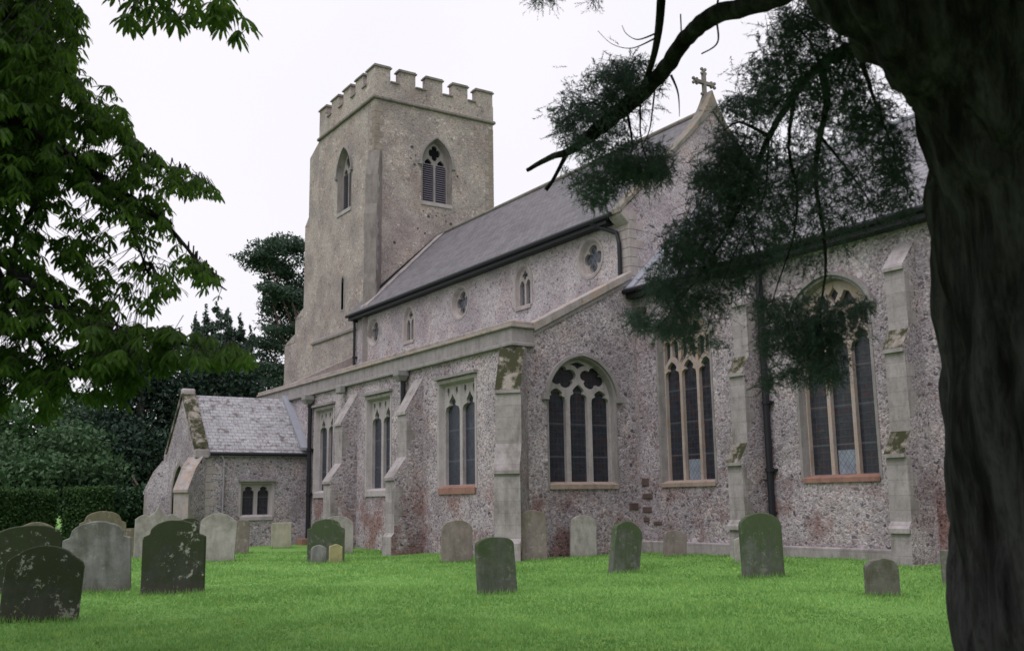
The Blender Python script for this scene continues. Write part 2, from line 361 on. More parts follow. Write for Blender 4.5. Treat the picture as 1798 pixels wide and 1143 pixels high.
def grass():
    rng=np.random.default_rng(3)
    N=230000
    # sample by distance inside the view wedge
    d=9.0+ (36-9.0)*rng.random(N)**1.25
    a=rad(14)+0*d
    az=np.arctan2(.0,-1)
    th=rng.uniform(rad(-3),rad(64),N)   # degrees north of west
    x=-np.cos(th)*d; y=np.sin(th)*d
    keep=~((x<-23.3)&(y>15.5)) & ~(y>19.8) & ~((x<-38.6)&(y>10.8)) 
    x=x[keep]; y=y[keep]; d=d[keep]; n=len(x)
    z=np.array([gz(a_,b_) for a_,b_ in zip(x,y)])
    patch=np.array([noise.noise(Vector((a_*.6,b_*.6,7))) for a_,b_ in zip(x,y)])
    h=(.022+.026*rng.random(n))*(1+.9*patch)*(1+.012*d); wd=.0045+.0006*d
    yaw=rng.uniform(0,2*PI,n); lean=rng.uniform(.0,.9,n)*h; la=rng.uniform(0,2*PI,n)
    v=np.empty((n,3,3)); ox=np.cos(yaw)*wd; oy=np.sin(yaw)*wd
    v[:,0]=np.stack([x-ox,y-oy,z-.004],1); v[:,1]=np.stack([x+ox,y+oy,z-.004],1)
    v[:,2]=np.stack([x+np.cos(la)*lean,y+np.sin(la)*lean,z+h],1)
    me=bpy.data.meshes.new('grass'); me.vertices.add(3*n); me.loops.add(3*n); me.polygons.add(n)
    me.vertices.foreach_set('co',v.ravel()); me.loops.foreach_set('vertex_index',np.arange(3*n)); me.polygons.foreach_set('loop_start',np.arange(0,3*n,3)); me.polygons.foreach_set('loop_total',np.full(n,3))
    me.update()
    m=NT('grass_blade'); ge=m.n('ShaderNodeNewGeometry')
    c=m.mix(ge.outputs['Random Per Island'],(.20,.41,.11),(.385,.60,.20))
    c=m.mix(m.ramp(m.noise(.55,5,.6),[(.35,0.),(.65,1.)]),m.mix(.55,c,(.085,.20,.04)),c)
    c=m.mix(m.math('MULTIPLY',m.ramp(m.noise(2.7,3),[(.56,0.),(.7,1.)]),.6),c,(.42,.58,.14))
    m.col(c); t=m.n('ShaderNodeBsdfTranslucent'); ms=m.n('ShaderNodeMixShader'); ms.inputs[0].default_value=.4
    m.l(c,t.inputs['Color']); m.l(m.b.outputs[0],ms.inputs[1]); m.l(t.outputs[0],ms.inputs[2]); m.l(ms.outputs[0],m.o.inputs['Surface'])
    o=link('grass',me,m.mat); tag(o,'short bright green churchyard grass growing over the lawn','grass',kind='stuff')
grass()

# ---------------------------------------------------------------- window shapes
def arch_head(c,a,zs,za,n,kind='pointed',cusp=0.):
    h=za-zs; P=[]
    for i in range(n+1):
        t=i/n
        if kind=='pointed':
            if h>=a:
                Rr=(a*a+h*h)/(2*a); ang=math.asin(h/Rr)*t; x=a-(Rr-Rr*math.cos(ang)); z=Rr*math.sin(ang)
            else: x=a*math.cos(t*PI/2)**1.22; z=h*math.sin(t*PI/2)**1.0
        elif kind=='ogee':
            x=a*(math.cos(PI*t)*.5+.5)**.85; z=h*t
        elif kind=='round': x=a*math.cos(t*PI/2); z=h*math.sin(t*PI/2)
        elif kind=='flat': x=a; z=h*t
        if cusp:
            k=max(0,1-abs(t-.42)/.13); x-=cusp*a*k*1.0; z-=cusp*a*.25*k
            x*=1
        P.append((x,z))
    right=[(c+x,zs+z) for x,z in P]; left=[(c-x,zs+z) for x,z in P[:-1]][::-1]
    if kind=='flat': right=[(c+a,zs),(c+a,za)]; left=[(c-a,za),(c-a,zs)]
    return right+left
def light(u0,u1,z0,zs,za,kind='pointed',cusp=.32,n=14):
    return [(u0,z0),(u1,z0)]+arch_head((u0+u1)/2,(u1-u0)/2,zs,za,n,kind,cusp)
def opening(u0,u1,z0,zs,za,kind='pointed',n=14): return [(u0,z0),(u1,z0)]+arch_head((u0+u1)/2,(u1-u0)/2,zs,za,n,kind)
def quatre(cu,cz,r,ru=1.,rz=1.,rot=0,n=40,depth=.42):
    P=[]
    for i in range(n):
        t=2*PI*i/n; rr=r*((1-depth)+depth*abs(math.cos(2*(t)))**.55); P.append((cu+ru*rr*math.cos(t+rot),cz+rz*rr*math.sin(t+rot)))
    return P
def circle(cu,cz,r,n=36): return [(cu+r*math.cos(2*PI*i/n),cz+r*math.sin(2*PI*i/n)) for i in range(n)]
def grow(poly,k,bottom=True):
    cu=(min(p[0] for p in poly)+max(p[0] for p in poly))/2; a=(max(p[0] for p in poly)-min(p[0] for p in poly))/2
    z0=min(p[1] for p in poly); z1=max(p[1] for p in poly); h=(z1-z0)
    return [(cu+(p[0]-cu)*(a+k)/a, (z0-(k if bottom else 0))+(p[1]-z0)*(h+k+(k if bottom else 0))/h) for p in poly]
def window(church,mp,outl,lights,tr_mat,gl_mat,label,depth=.28,splay=.09,surround=.16,sill=None,sillmat=None,hood=None,bottom=True,dress=None,rounded=False,glassw=None):
    """outl is the hole in the wall; the tracery sits in it, recessed"""
    inner=grow(outl,-splay,bottom=False) if not rounded else grow(outl,-splay)
    s=MB(); plate(s,grow(outl,surround,bottom=rounded),[outl],-.12,.018,mp)
    # splayed jamb
    n=len(outl); s.add([mp(u,.018,z) for u,z in outl]+[mp(u,-depth+.1,z) for u,z in inner],[(i,(i+1)%n,n+(i+1)%n,n+i) for i in range(n)])
    f=s.build('window',dress or tr_mat,church); f['label']=label
    t=MB(); plate(t,[(u,z) for u,z in grow(outl,.01)],lights,-depth-.06,-depth+.1,mp); t.build('tracery',tr_mat,f)
    g_=MB(); g_.prism(outl,-depth-.035,-depth-.02,mp); g_.build('glass',gl_mat,f,recalc=True)
    if sill:
        u0,u1,z0,z1=sill; b=MB()
        v=[mp(u0,-depth+.1,z1+.05),mp(u1,-depth+.1,z1+.05),mp(u1,.05,z1-.03),mp(u0,.05,z1-.03),mp(u0,-depth+.1,z0),mp(u1,-depth+.1,z0),mp(u1,.05,z0),mp(u0,.05,z0)]
        b.add(v,[(0,1,2,3),(4,7,6,5),(0,4,5,1),(3,2,6,7),(0,3,7,4),(1,5,6,2)]); b.build('sill',sillmat or tr_mat,f)
    if hood:
        hp=MB(); 
        if hood[0]=='arch':
            _,k,drop=hood; o2=grow(outl,k,bottom=False); o1=grow(outl,k-.09,bottom=False)
            zs=hood[2]; idx=[i for i in range(2,len(o2)) if o2[i][1]>=zs-1e-6]
            a=[o2[i] for i in idx]; b2=[o1[i] for i in idx]; poly=a+b2[::-1]; hp.prism(poly,-.02,.10,mp)
            for q in (a[0],a[-1]): hp.prism([(q[0]-.1,q[1]-.16),(q[0]+.1,q[1]-.16),(q[0]+.1,q[1]+.02),(q[0]-.1,q[1]+.02)],-.02,.13,mp)
        else:
            _,u0,u1,zt,drop=hood
            hp.prism([(u0,zt-.09),(u1,zt-.09),(u1,zt),(u0,zt)],-.02,.14,mp)
            if drop:
                for q in (u0,u1-.09): hp.prism([(q,zt-drop),(q+.09,zt-drop),(q+.09,zt-.09),(q,zt-.09)],-.02,.08,mp)
        hp.build('hood_mould',M['tracery_dim'],f)
    return f

# ================================================================ CHURCH
church=empty('church',(-33,20,0),'old flint parish church with square battlemented tower, long slate roofed nave and chancel','church')
XE,YA,YN,YC=-23.48,15.41,19.87,20.0
# --- south aisle
S=mapS(YA)
aw=[(-37.95,-36.15),(-33.1,-31.2),(-27.75,-25.55)]
def aisle_out(u0,u1): return [(u0,2.0),(u1,2.0),(u1,5.28),(u0,5.28)]
aisle=[]
holes=[aisle_out(a,b) for a,b in aw]
b=MB(); plate(b,[(-44.6,-.4),(XE,-.4),(XE,5.95),(-44.6,5.95)],holes,-.6,0,S); b.build('aisle_south_wall',M['flint'],church)
for i,(u0,u1) in enumerate(aw):
    c=(u0+u1)/2; hw=(u1-u0)/2-.1; g_=.085; z0=2.12
    ls=[light(c-hw+.02,c-g_,z0,4.35,4.98,'ogee',.30),light(c+g_,c+hw-.02,z0,4.35,4.98,'ogee',.30)]
    for k in (-.78,-.26,.26,.78):
        q=c+k*hw; ls.append([(q,4.84 if abs(k)>.5 else 4.88),(q+.075,5.02),(q+.05,5.14),(q-.05,5.14),(q-.075,5.02)])
    ls[2:]=[l for l in ls[2:]]
    lab=['westernmost two light square headed aisle window next to the porch','middle two light square headed aisle window between the stepped buttresses','two light square headed aisle window with red sill nearest the corner'][i]
    window(church,S,aisle_out(u0,u1),ls,M['tracery'],M['glass_aisle'],lab,depth=.26,splay=.08,surround=.10,
        sill=(u0-.02,u1+.02,1.84,2.06),sillmat=M['terracotta'] if i==2 else M['tracery'],hood=('sq',u0-.16,u1+.16,5.50,.0))
# --- aisle east wall
E=mapE(XE)
eo=opening(16.62,19.08,2.0,4.42,5.76,'pointed',18)
b=MB(); plate(b,[(16.01,-.4),(19.87,-.4),(19.87,8.42),(19.6,8.28),(16.13,6.47),(16.01,6.47)],[eo],-.6,0,E); b.build('aisle_east_wall',M['flint'],church)
l3=[light(16.72,17.37,2.12,4.42,4.84,'pointed',.26),light(17.53,18.17,2.12,4.46,4.98,'pointed',.26),light(18.33,18.98,2.12,4.42,4.84,'pointed',.26)]
l3+=[quatre(17.31,5.19,.44,1.08,.76,.38,depth=.34),quatre(18.39,5.19,.44,1.08,.76,-.38,depth=.34)]
l3.append([(17.85,5.44),(17.98,5.53),(18.14,5.57),(17.85,5.66),(17.56,5.57),(17.72,5.53)])
window(church,E,eo,l3,M['tracery'],M['glass_y'],'three light pointed window with quatrefoils in the aisle east wall',depth=.28,splay=.04,surround=.05,dress=M['tracery_dim'],
    sill=(16.6,19.1,1.92,2.08),sillmat=M['ochre_sill'],hood=('arch',.14,4.6))
# west wall + lean-to roof
b=MB(); W_=mapE(-44.6); plate(b,[(16.01,-.4),(19.8,-.4),(19.8,8.2),(16.01,6.3)],[],.0,.6,W_); b.build('aisle_west_wall',M['flint'],church)
b=MB(); b.prism([(15.72,5.95),(19.87,7.15),(19.87,7.27),(15.72,6.07)],-44.5,-24.0,lambda u,w,z:(w,u,z)); b.build('aisle_roof',M['lead'],church)
b=MB(); b.prism([(16.0,6.4),(19.85,8.25),(19.85,8.6),(16.0,6.75)],-44.75,-44.3,lambda u,w,z:(w,u,z)); b.build('parapet_coping',M['coping'],church)
# parapet, string, coping
pp=MB(); pp.box(-44.7,XE+.04,YA-.04,YA+.32,6.05,6.47); pp.box(XE-.32,XE+.04,YA+.32,16.12,6.05,6.47)
par=pp.build('parapet',M['parapet'],church); par['label']='pale ashlar parapet band along the top of the aisle wall'
def moulding(parent,name,mat,z0,z1,p,inner=.05,yend=16.12):
    s=MB(); s.box(-44.8,XE+p,YA-p,YA+inner,z0,z1); s.box(XE-inner,XE+p,YA+inner,yend,z0,z1); return s.build(name,mat,parent,bevel=.02)
moulding(par,'string_course',M['tracery_dim'],5.94,6.05,.13)
moulding(par,'coping',M['coping'],6.47,6.56,.12,.36); moulding(par,'coping',M['coping'],6.56,6.68,.06,.33,16.1)
b=MB()
def rakepoly(z): return [(16.12,z),(19.84,z+1.935)]
b.prism([(16.125,6.40),(19.85,8.37),(19.85,8.62),(16.125,6.68)],XE-.4,XE+.10,lambda u,w,z:(w,u,z))
b.build('raking_coping',M['coping'],church,bevel=.02)
b=MB(); b.prism([(16.13,6.29),(19.85,8.23),(19.85,8.366),(16.13,6.396)],XE-.3,XE+.04,lambda u,w,z:(w,u,z)); b.build('raking_coping',M['parapet'],church)

# --- buttresses
def buttress(cx,cy,ang,width,prof,name,label,mats=None,emb=.3):
    """prof: (projection,z,mat) points from the ground up; ang = outward direction (0 = south, 45 = south-east)"""
    o=Vector((math.sin(ang),-math.cos(ang),0)); s=Vector((math.cos(ang),math.sin(ang),0)); c=Vector((cx,cy,0))
    pts=[(p[0],p[1]) for p in prof]; poly=[(-emb,prof[0][1])]+pts+[(-emb,prof[-1][1])]; n=len(poly)
    hw=width/2; v=[c+s*(-hw)+o*p+Vector((0,0,z)) for p,z in poly]+[c+s*hw+o*p+Vector((0,0,z)) for p,z in poly]
    f=[]; mi=[]
    tri=tessellate_polygon([[Vector((p,z,0)) for p,z in poly]])
    for a,b_,c_ in tri: f+= [(a,b_,c_),(c_+n,b_+n,a+n)]; mi+=[0,0]
    for i in range(n):
        j=(i+1)%n; f.append((i,j,j+n,i+n)); mi.append(prof[i-1][2] if 1<=i<=len(prof)-1 else 1)
    ob=obj(name,v,f,mats or [M['flint'],M['ashlar'],M['mossy']],church,midx=mi,bevel=0); ob['label']=label
    # dressed edge stones on the flanks
    zz=.3; k=0; zt=prof[-1][1]; runs={}
    while zz<zt-.4:
        pr=None
        for i in range(len(pts)-1):
            (p0,z0),(p1,z1)=pts[i],pts[i+1]
            if abs(p0-p1)<1e-3 and z0<=zz and zz+.28<=z1: pr=p0; st=i
        if pr and pr>.2:
            L=(.30 if k%2 else .16)
            for sg in (-1,1):
                a=c+s*(sg*(hw-.05)); vv=[]
                for z_ in (zz,zz+.296):
                    for w_ in (0,.054):
                        for p_ in (pr-L,pr-.004): vv.append(c+s*(sg*(hw-.05+w_))+o*p_+Vector((0,0,z_)))
                runs.setdefault((sg,st),MB()).add(vv,[(0,1,3,2),(4,6,7,5),(0,4,5,1),(2,3,7,6),(0,2,6,4),(1,5,7,3)])
        zz+=.30; k+=1
    for q in runs.values(): q.build('quoin_edging',M['ashlar'],ob)
    return ob
def stage(p0,p1,p2,z1,z2,z3,zt,plz=.55,plp=.10,m1=1,m2=1):
    return [(p0+plp,-.3,1),(p0+plp,plz,1),(p0,plz+.12,1),(p0,z1-.09,1),(p0+.06,z1-.09,1),(p0+.06,z1,m1),(p1,z2,1),(p1,z3-.09,1),(p1+.06,z3-.09,1),(p1+.06,z3,m2),(.0,zt,1)]
LB=['stepped buttress with sloping set-offs between the first two aisle windows','stepped buttress with sloping set-offs beside the black hopper pipe']
for i,x in enumerate((-34.25,-29.15)):
    buttress(x,YA,0,.64,stage(1.02,.60,0,2.40,3.05,4.50,5.62),'buttress',LB[i])
buttress(XE,YA,rad(45),.72,stage(.95,.68,0,2.42,3.15,4.62,5.90,plz=.50,m1=1,m2=2),'buttress','diagonal corner buttress with thick green moss on its upper slope')
cb=[(1.0,-.3,1),(1.0,.28,1),(.96,.80,1),(1.04,.80,1),(1.04,.9,1),(.92,1.05,1),(.92,2.42,1),(1.0,2.42,1),(1.0,2.5,2),(.68,3.0,1),(.68,4.75,1),(.75,4.75,1),(.75,4.84,2),(.46,5.3,1),(.46,6.65,1),(.53,6.65,1),(.53,6.73,1),(.0,7.35,1)]
buttress(-18.68,YC,0,.52,cb,'buttress','tall chancel buttress with mossy set-offs beside the long black downpipe')
buttress(-13.85,YC,0,.52,cb,'buttress','tall chancel buttress with orange lichen next to the dark tree trunk')

# --- nave
SN=mapS(YN)
qs=[-42.1,-34.05,-25.5]; lc=[-38.5,-29.5]
holes=[circle(x,9.48,.62) for x in qs]+[opening(x-.48,x+.48,8.52,9.45,10.05) for x in lc]
b=MB(); plate(b,[(-44.0,-.4),(XE-.602,-.4),(XE-.602,10.8),(-44.0,10.8)],holes,-.6,0,SN); b.build('nave_south_wall',M['flint_nave'],church)
for i,x in enumerate(qs):
    lab=['quatrefoil clerestory window nearest the tower','quatrefoil clerestory window in the middle of the nave wall','large quatrefoil clerestory window nearest the nave gable'][i]
    window(church,SN,circle(x,9.48,.62),[quatre(x,9.48,.47,1,1,0,depth=.5)],M['clerestory_stone'],M['glass_diamond'],lab,depth=.24,splay=.1,surround=.09,rounded=True)
for i,x in enumerate(lc):
    ls=[light(x-.36,x-.05,8.6,9.3,9.52,'pointed',.2,8),light(x+.05,x+.36,8.6,9.3,9.52,'pointed',.2,8),quatre(x,9.7,.17,1,1,0,24)]
    window(church,SN,opening(x-.48,x+.48,8.52,9.45,10.05),ls,M['clerestory_stone'],M['glass_diamond'],['small pointed two light clerestory window toward the tower','small pointed two light clerestory window between two quatrefoils'][i],depth=.2,splay=.07,surround=.13,sill=(x-.5,x+.5,8.42,8.56))
for nm,x0,x1,mt in (('nave_north_wall',-43.03,XE-.602,M['flint_nave']),):
    b=MB(); b.box(x0,x1,27.1,27.71,-.4,10.8); b.build(nm,mt,church)
b=MB(); plate(b,[(YN,-.4),(27.71,-.4),(27.71,10.8),(23.79,14.70),(YN,10.8)],[],-.6,0,E); gb=b.build('nave_gable_wall',M['flint_nave'],church)
gb['label']='tall flint east gable wall of the nave rising above the chancel roof'
# gable coping with swept apex
Gm=lambda u,w,z:(w,u,z); c0=23.79
up=[]; lo=[]
for i in range(81):
    t=-1+2*i/80; t=math.copysign(abs(t)**1.6,t); u=c0+t*4.30; d=abs(t)*4.30
    z=14.88-.985*d+ .60*math.exp(-(d/.36)); up.append((u,z)); lo.append((u,14.73-.985*d+.0))
b=MB(); 
for i in range(80): b.prism([lo[i],lo[i+1],up[i+1],up[i]],XE-.45,XE+.06,Gm)
gc=b.build('gable_coping',M['copinggable'],church,recalc=True)
b=MB(); b.prism([(19.55,10.42),(19.87,10.15),(19.87,10.8),(19.55,10.62)],XE-.6,XE+.03,Gm); b.build('kneeler',M['clerestory_stone'],church,bevel=.03)
# quoins at the nave corner
b=MB(); zz=8.5; k=0
while zz<10.5:
    L=.55 if k%2 else .3; K=.3 if k%2 else .5
    b.box(XE-.5,XE+.018,YN-.018,YN+L,zz,zz+.29); zz+=.30; k+=1
b.build('quoin_edging',M['clerestory_stone'],church,bevel=.01)
# cross
cr=MB(); cz=15.84; cyy=23.74
def bar(u0,u1,z0,z1,w=.085): cr.box(XE-.27-w,XE-.27+w,u0,u1,z0,z1)
cr.tube([(XE-.27,cyy,15.0),(XE-.27,cyy,15.25),(XE-.27,cyy,15.46)],[.17,.10,.07],8)
bar(cyy-.06,cyy+.06,15.4,16.22,.06); bar(cyy-.40,cyy-.0601,cz-.055,cz+.055,.06); bar(cyy+.0601,cyy+.40,cz-.055,cz+.055,.06)
for u,z in ((cyy-.42,cz),(cyy+.42,cz),(cyy,16.27),):
    for du,dz in ((0,0),(.085,.085),(-.085,.085),(.085,-.085),(-.085,-.085)):
        bm=bmesh.new(); bmesh.ops.create_icosphere(bm,subdivisions=1,radius=.07,matrix=Matrix.Translation((XE-.27,u+du*.9,z+dz*.9)))
        cr.add([v.co for v in bm.verts],[[v.index for v in f.verts] for f in bm.faces]); bm.free()
for u,z in ((cyy-.12,15.42),(cyy+.12,15.42)):
    bm=bmesh.new(); bmesh.ops.create_icosphere(bm,subdivisions=1,radius=.065,matrix=Matrix.Translation((XE-.27,u,z)))
    cr.add([v.co for v in bm.verts],[[v.index for v in f.verts] for f in bm.faces]); bm.free()
cr.build('cross',M['ashlar_tower'],church)['label']='stone cross with trefoil ends on top of the nave gable'
# roofs
def slab(name,mat,x0,x1,ye,ze,yr,zr,t=.1,label=None,yn=None):
    b=MB(); X=lambda u,w,z:(w,u,z)
    b.prism([(ye,ze-t),(yr,zr-t),(yr,zr),(ye,ze)],x0,x1,X); yn=yn if yn is not None else 2*yr-ye
    b.prism([(yn,ze-t),(yr,zr-t),(yr,zr),(yn,ze)],x0,x1,X)
    o=b.build(name,mat,church); 
    if label: o['label']=label
    return o
nr=slab('nave_roof',M['slate_nave'],-43.02,XE-.56,19.50,10.62,c0,14.82,label='long dark purple grey slate roof of the nave')
b=MB(); b.prism([(19.50,10.52),(20.25,11.262),(20.25,11.362),(19.50,10.62)],-44.25,-43.02,lambda u,w,z:(w,u,z)); b.build('verge_slates',M['slate_nave'],nr)
b=MB(); b.tube([(-43.02,c0,14.86),(XE-.56,c0,14.86)],.09,8); b.build('ridge',M['ashlar_tower'],nr)
b=MB(); b.tube([(-44.25,19.44,10.50),(XE-.35,19.44,10.50)],.075,8); b.box(-44.2,XE-.7,19.52,YN-.004,10.30,10.52); b.build('gutter',M['black_iron'],church)['label']='black gutter and fascia with painted eaves shade under the nave roof'  # black fascia box also paints the shadow under the eaves
b=MB(); b.prism([(19.84,11.10),(23.76,14.80),(23.76,14.88),(19.84,11.23)],-43.03,-42.86,lambda u,w,z:(w,u,z)); b.build('drip_mould',M['black_iron'],church)
b=MB(); b.prism([(19.60,10.72),(23.75,14.82),(23.75,14.87),(19.60,10.79)],-43.0,-42.2,lambda u,w,z:(w,u,z)); b.build('flashing',M['ashlar'],church)
# --- chancel
SC=mapS(YC)
wA=opening(-22.5,-20.32,2.0,6.25,6.95,'pointed',18); wB=opening(-17.22,-14.98,2.0,6.05,6.95,'pointed',18)
b=MB(); plate(b,[(XE+.002,-.4),(-8.4,-.4),(-8.4,8.1),(XE+.002,8.1)],[wA,wB],-.7,0,SC); b.build('chancel_south_wall',M['flint'],church)
def chancel_lights(u0,u1,zt):
    g_=.105; w3=(u1-u0-.14-2*g_)/3; ls=[]; a=u0+.07
    for i in range(3):
        l=a+i*(w3+g_); ls.append(light(l,l+w3,2.12,5.12,5.62,'pointed',.30))
        for s in (0,1):
            p=l+s*(w3/2+.02); q=p+w3/2-.02; m_=l+w3/2
            zl=5.78 if (s==0) else 5.5
            inner,outer=(5.74,5.52)
            if s==0: poly=[(p+.0,5.50),(q-.03,5.76)]
            else: poly=[(p+.03,5.76),(q,5.50)]
            hd=arch_head((p+q)/2,(q-p)/2-.01,zt-.13,zt,5,'round'); ls.append(poly+hd)
    c=(u0+u1)/2
    return ls,c
for (o_,u0,u1,lab,zt) in ((wA,-22.5,-20.32,'three light chancel window with panel tracery beside the aisle corner',6.25),(wB,-17.22,-14.98,'three light chancel window with panel tracery half hidden by hanging foliage',6.12)):
    ls,c=chancel_lights(u0,u1,zt)
    a=(u1-u0)/2
    if zt>6.2:
        ls.append([(c-.62,zt+.14),(c-.1,zt+.14),(c-.3,zt+.46),(c-.45,zt+.42)]); ls.append([(c+.1,zt+.14),(c+.62,zt+.14),(c+.45,zt+.42),(c+.3,zt+.46)]); ls.append([(c-.13,zt+.42),(c,zt+.22),(c+.13,zt+.42),(c,zt+.56)])
    else:
        ls.append([(c-.66,zt+.13),(c-.1,zt+.13),(c-.32,zt+.52),(c-.48,zt+.46)]); ls.append([(c+.1,zt+.13),(c+.66,zt+.13),(c+.48,zt+.46),(c+.32,zt+.52)]); ls.append([(c-.15,zt+.46),(c,zt+.22),(c+.15,zt+.46),(c,zt+.64)])
    f=window(church,SC,o_,ls,M['tracery_warm'],M['glass_x'],lab,depth=.30,splay=.04,surround=.08,sill=(u0-.02,u1+.02,1.94,2.08),sillmat=M['ochre_sill'] if zt>6.2 else M['terracotta'],hood=('arch',.17,6.2 if zt>6.2 else 6.0),dress=M['tracery_dim'])
    b=MB(); b.prism([(c-.27,2.14),(c+.27,2.14),(c+.27,2.72),(c-.27,2.72)],-.312,-.305,SC); b.build('vent_pane',M['glass_clear'],f)
b=MB(); b.box(XE+.004,-8.3,YC-.13,YC-.002,-.4,.40); b.box(-8.398,-8.27,YC-.002,27.6,-.4,.40); b.build('plinth',M['ashlar'],church,bevel=.03)
b=MB(); b.box(XE+.004,-8.4,26.9,27.6,-.4,8.1); b.build('chancel_north_wall',M['flint'],church)
b=MB(); plate(b,[(YC+.7,-.4),(26.9,-.4),(26.9,8.1),(27.0,8.6),(c0,11.7),(YC+.6,8.6),(YC+.7,8.1)],[],-.6,0,mapE(-8.4)); b.build('chancel_east_wall',M['flint'],church)
cr_=slab('chancel_roof',M['slate_chancel'],XE+.002,-8.2,19.60,7.98,c0,11.88,label='grey slate roof of the chancel seen through the foliage')
b=MB(); b.tube([(XE+.01,c0,11.92),(-8.2,c0,11.92)],.08,8); b.build('ridge',M['lead'],cr_)
b=MB(); b.tube([(XE+.02,19.55,7.93),(-8.1,19.55,7.93)],.075,8); b.box(XE+.02,-8.4,19.64,YC-.004,7.72,7.9); b.build('gutter',M['black_iron'],church)['label']='black gutter along the chancel eaves'
b=MB(); b.prism([(19.60,7.99),(c0,11.89),(c0,12.0),(19.60,8.06)],XE+.003,XE+.42,lambda u,w,z:(w,u,z)); b.build('flashing',M['lead'],church)
b=MB(); b.box(XE+.15,XE+.55,YC-.28,YC,7.22,7.42); b.box(XE+.2,XE+.5,YC-.16,YC-.001,7.05,7.22); b.build('corbel',M['mossy'],church,bevel=.03)
# brown stones in the wall near the inner corner
rr=random.Random(4); CM=simple('brown_corner_stone',(.10,.068,.062),.9,.2,.4,5)
for (ax_,u_,z_,w_,h_) in ((0,-23.42,2.0,.30,.22),(0,-23.40,1.62,.42,.15),(1,19.5,1.30,.34,.20),(0,-23.42,1.22,.38,.16),(0,-23.41,.95,.26,.13),(1,19.3,.78,.30,.16),(0,-22.95,.86,.34,.10)):
    b=MB()
    if ax_==0: b.box(u_,u_+w_,YC-.035,YC+.01,z_,z_+h_)
    else: b.box(XE-.01,XE+.035,u_,u_+w_,z_,z_+h_)
    b.build('corner_stone',CM,church,bevel=.012)
HM=simple('putlog_shade',(.05,.045,.045))  # dark plates on the wall face, painted as the shade inside putlog holes
for y_,z_ in ((22.3,18.7),(22.55,18.9),(22.5,18.4),(22.35,19.3),(25.0,18.2),(23.0,16.05),(23.3,15.8),(23.75,15.9),(24.3,15.7),(23.1,14.9),(22.7,15.1),(21.4,14.2),(24.6,15.6)):
    b=MB(); r_=.035+rr.random()*.045; b.prism([(y_+r_*(1+.3*rr.random())*math.cos(q*PI/3),z_+r_*(1+.3*rr.random())*math.sin(q*PI/3)) for q in range(6)],-.02,.012,mapE(-43.03)); b.build('putlog_shade_spot',HM,church)
# --- tower
TX,TY,TX0,TY1=-43.03,20.27,-50.1,27.2
ET=mapE(TX); ST=mapS(TY)
be=opening(22.92,24.62,16.55,18.55,19.95,'pointed',14); bs=opening(-47.45,-45.75,16.55,18.55,19.95,'pointed',14)
b=MB(); plate(b,[(TY,10.0),(TY1,10.0),(TY1,21.45),(TY,21.45)],[be],-.8,0,ET); b.build('tower_east_wall',M['flint_tower'],church)
slit=opening(-46.78,-46.48,11.35,12.8,13.05)
b=MB(); plate(b,[(TX0,10.0),(TX-.802,10.0),(TX-.802,21.45),(TX0,21.45)],[bs,slit],-.8,0,ST); b.build('tower_south_wall',M['flint_tower'],church)
b=MB(); plate(b,grow(slit,.1),[slit],-.1,.015,ST); b.build('slit_window',M['tracery_dim'],church); 
b=MB(); b.prism(slit,-.4,-.38,ST); b.build('glass',M['dark'],church)  # matt black sheet painted as the unlit inside of the slit
b=MB(); b.box(TX0,TX0+.8,TY+.802,TY1,10.0,21.45); b.box(TX0+.802,TX-.802,TY1-.8,TY1,10.0,21.45); b.box(TX0+.8,TX-.8,TY+.8,TY1-.8,20.9,21.3); b.build('tower_wall',M['flint_tower'],church)
b=MB(); b.box(TX0-.12,TX,TY-.14,TY1+.1,-.4,9.98); b.build('tower_base',M['flint_tower'],church)
b=MB(); b.box(TX0-.2,TX+.0,TY-.22,TY+.01,9.98,10.1); b.prism([(TY-.18,10.1),(TY-.002,10.1),(TY-.002,10.32)],TX0-.16,TX-.01,lambda u,w,z:(w,u,z)); b.build('string_course',M['ashlar_tower'],church)
def belfry(mp,o_,c,lab):
    ls=[light(c-.67,c-.065,16.65,18.4,18.95,'pointed',.22),light(c+.065,c+.67,16.65,18.4,18.95,'pointed',.22),quatre(c,19.28,.37,.9,1.1,0,depth=.36)]
    f=window(church,mp,o_,ls,M['tracery_dim'],M['dark'],lab,depth=.34,splay=.12,surround=.04,sill=(c-.9,c+.9,16.38,16.6),sillmat=M['tracery'],hood=('arch',.13,18.5),dress=M['ashlar_tower'])  # pane behind the louvres is a black sheet for the unlit belfry
    b=MB(); z=16.74
    while z<18.8:
        for q in (c-.35,c+.35):
            hw=.30
            v=[mp(q-hw,-.30,z),mp(q+hw,-.30,z),mp(q+hw,-.22,z-.07),mp(q-hw,-.22,z-.07)]; v+=[(a_[0],a_[1],a_[2]-.02) for a_ in v]
            b.add(v,[(0,1,2,3),(7,6,5,4),(0,3,7,4),(1,5,6,2),(3,2,6,7),(0,4,5,1)])
        z+=.115
    lo=b.build('louvres',M['louvre'],f); return f
belfry(ET,be,23.77,'tall two light belfry window with slate louvres facing the nave')
belfry(ST,bs,-46.6,'narrow looking belfry window on the south side of the tower')
for ang_poly in [0]:
    prof=[(.52,-.3,1),(.52,12.0,1),(.46,12.4,1),(.46,15.4,1),(.36,15.9,1),(.36,17.4,1),(.0,18.75,1)]
    bt=buttress(TX,TY,rad(45),.62,prof,'buttress','slim diagonal greenish stone buttress up the corner of the tower',mats=[M['ashlar_tower'],M['ashlar_tower'],M['mossy']])
b=MB()
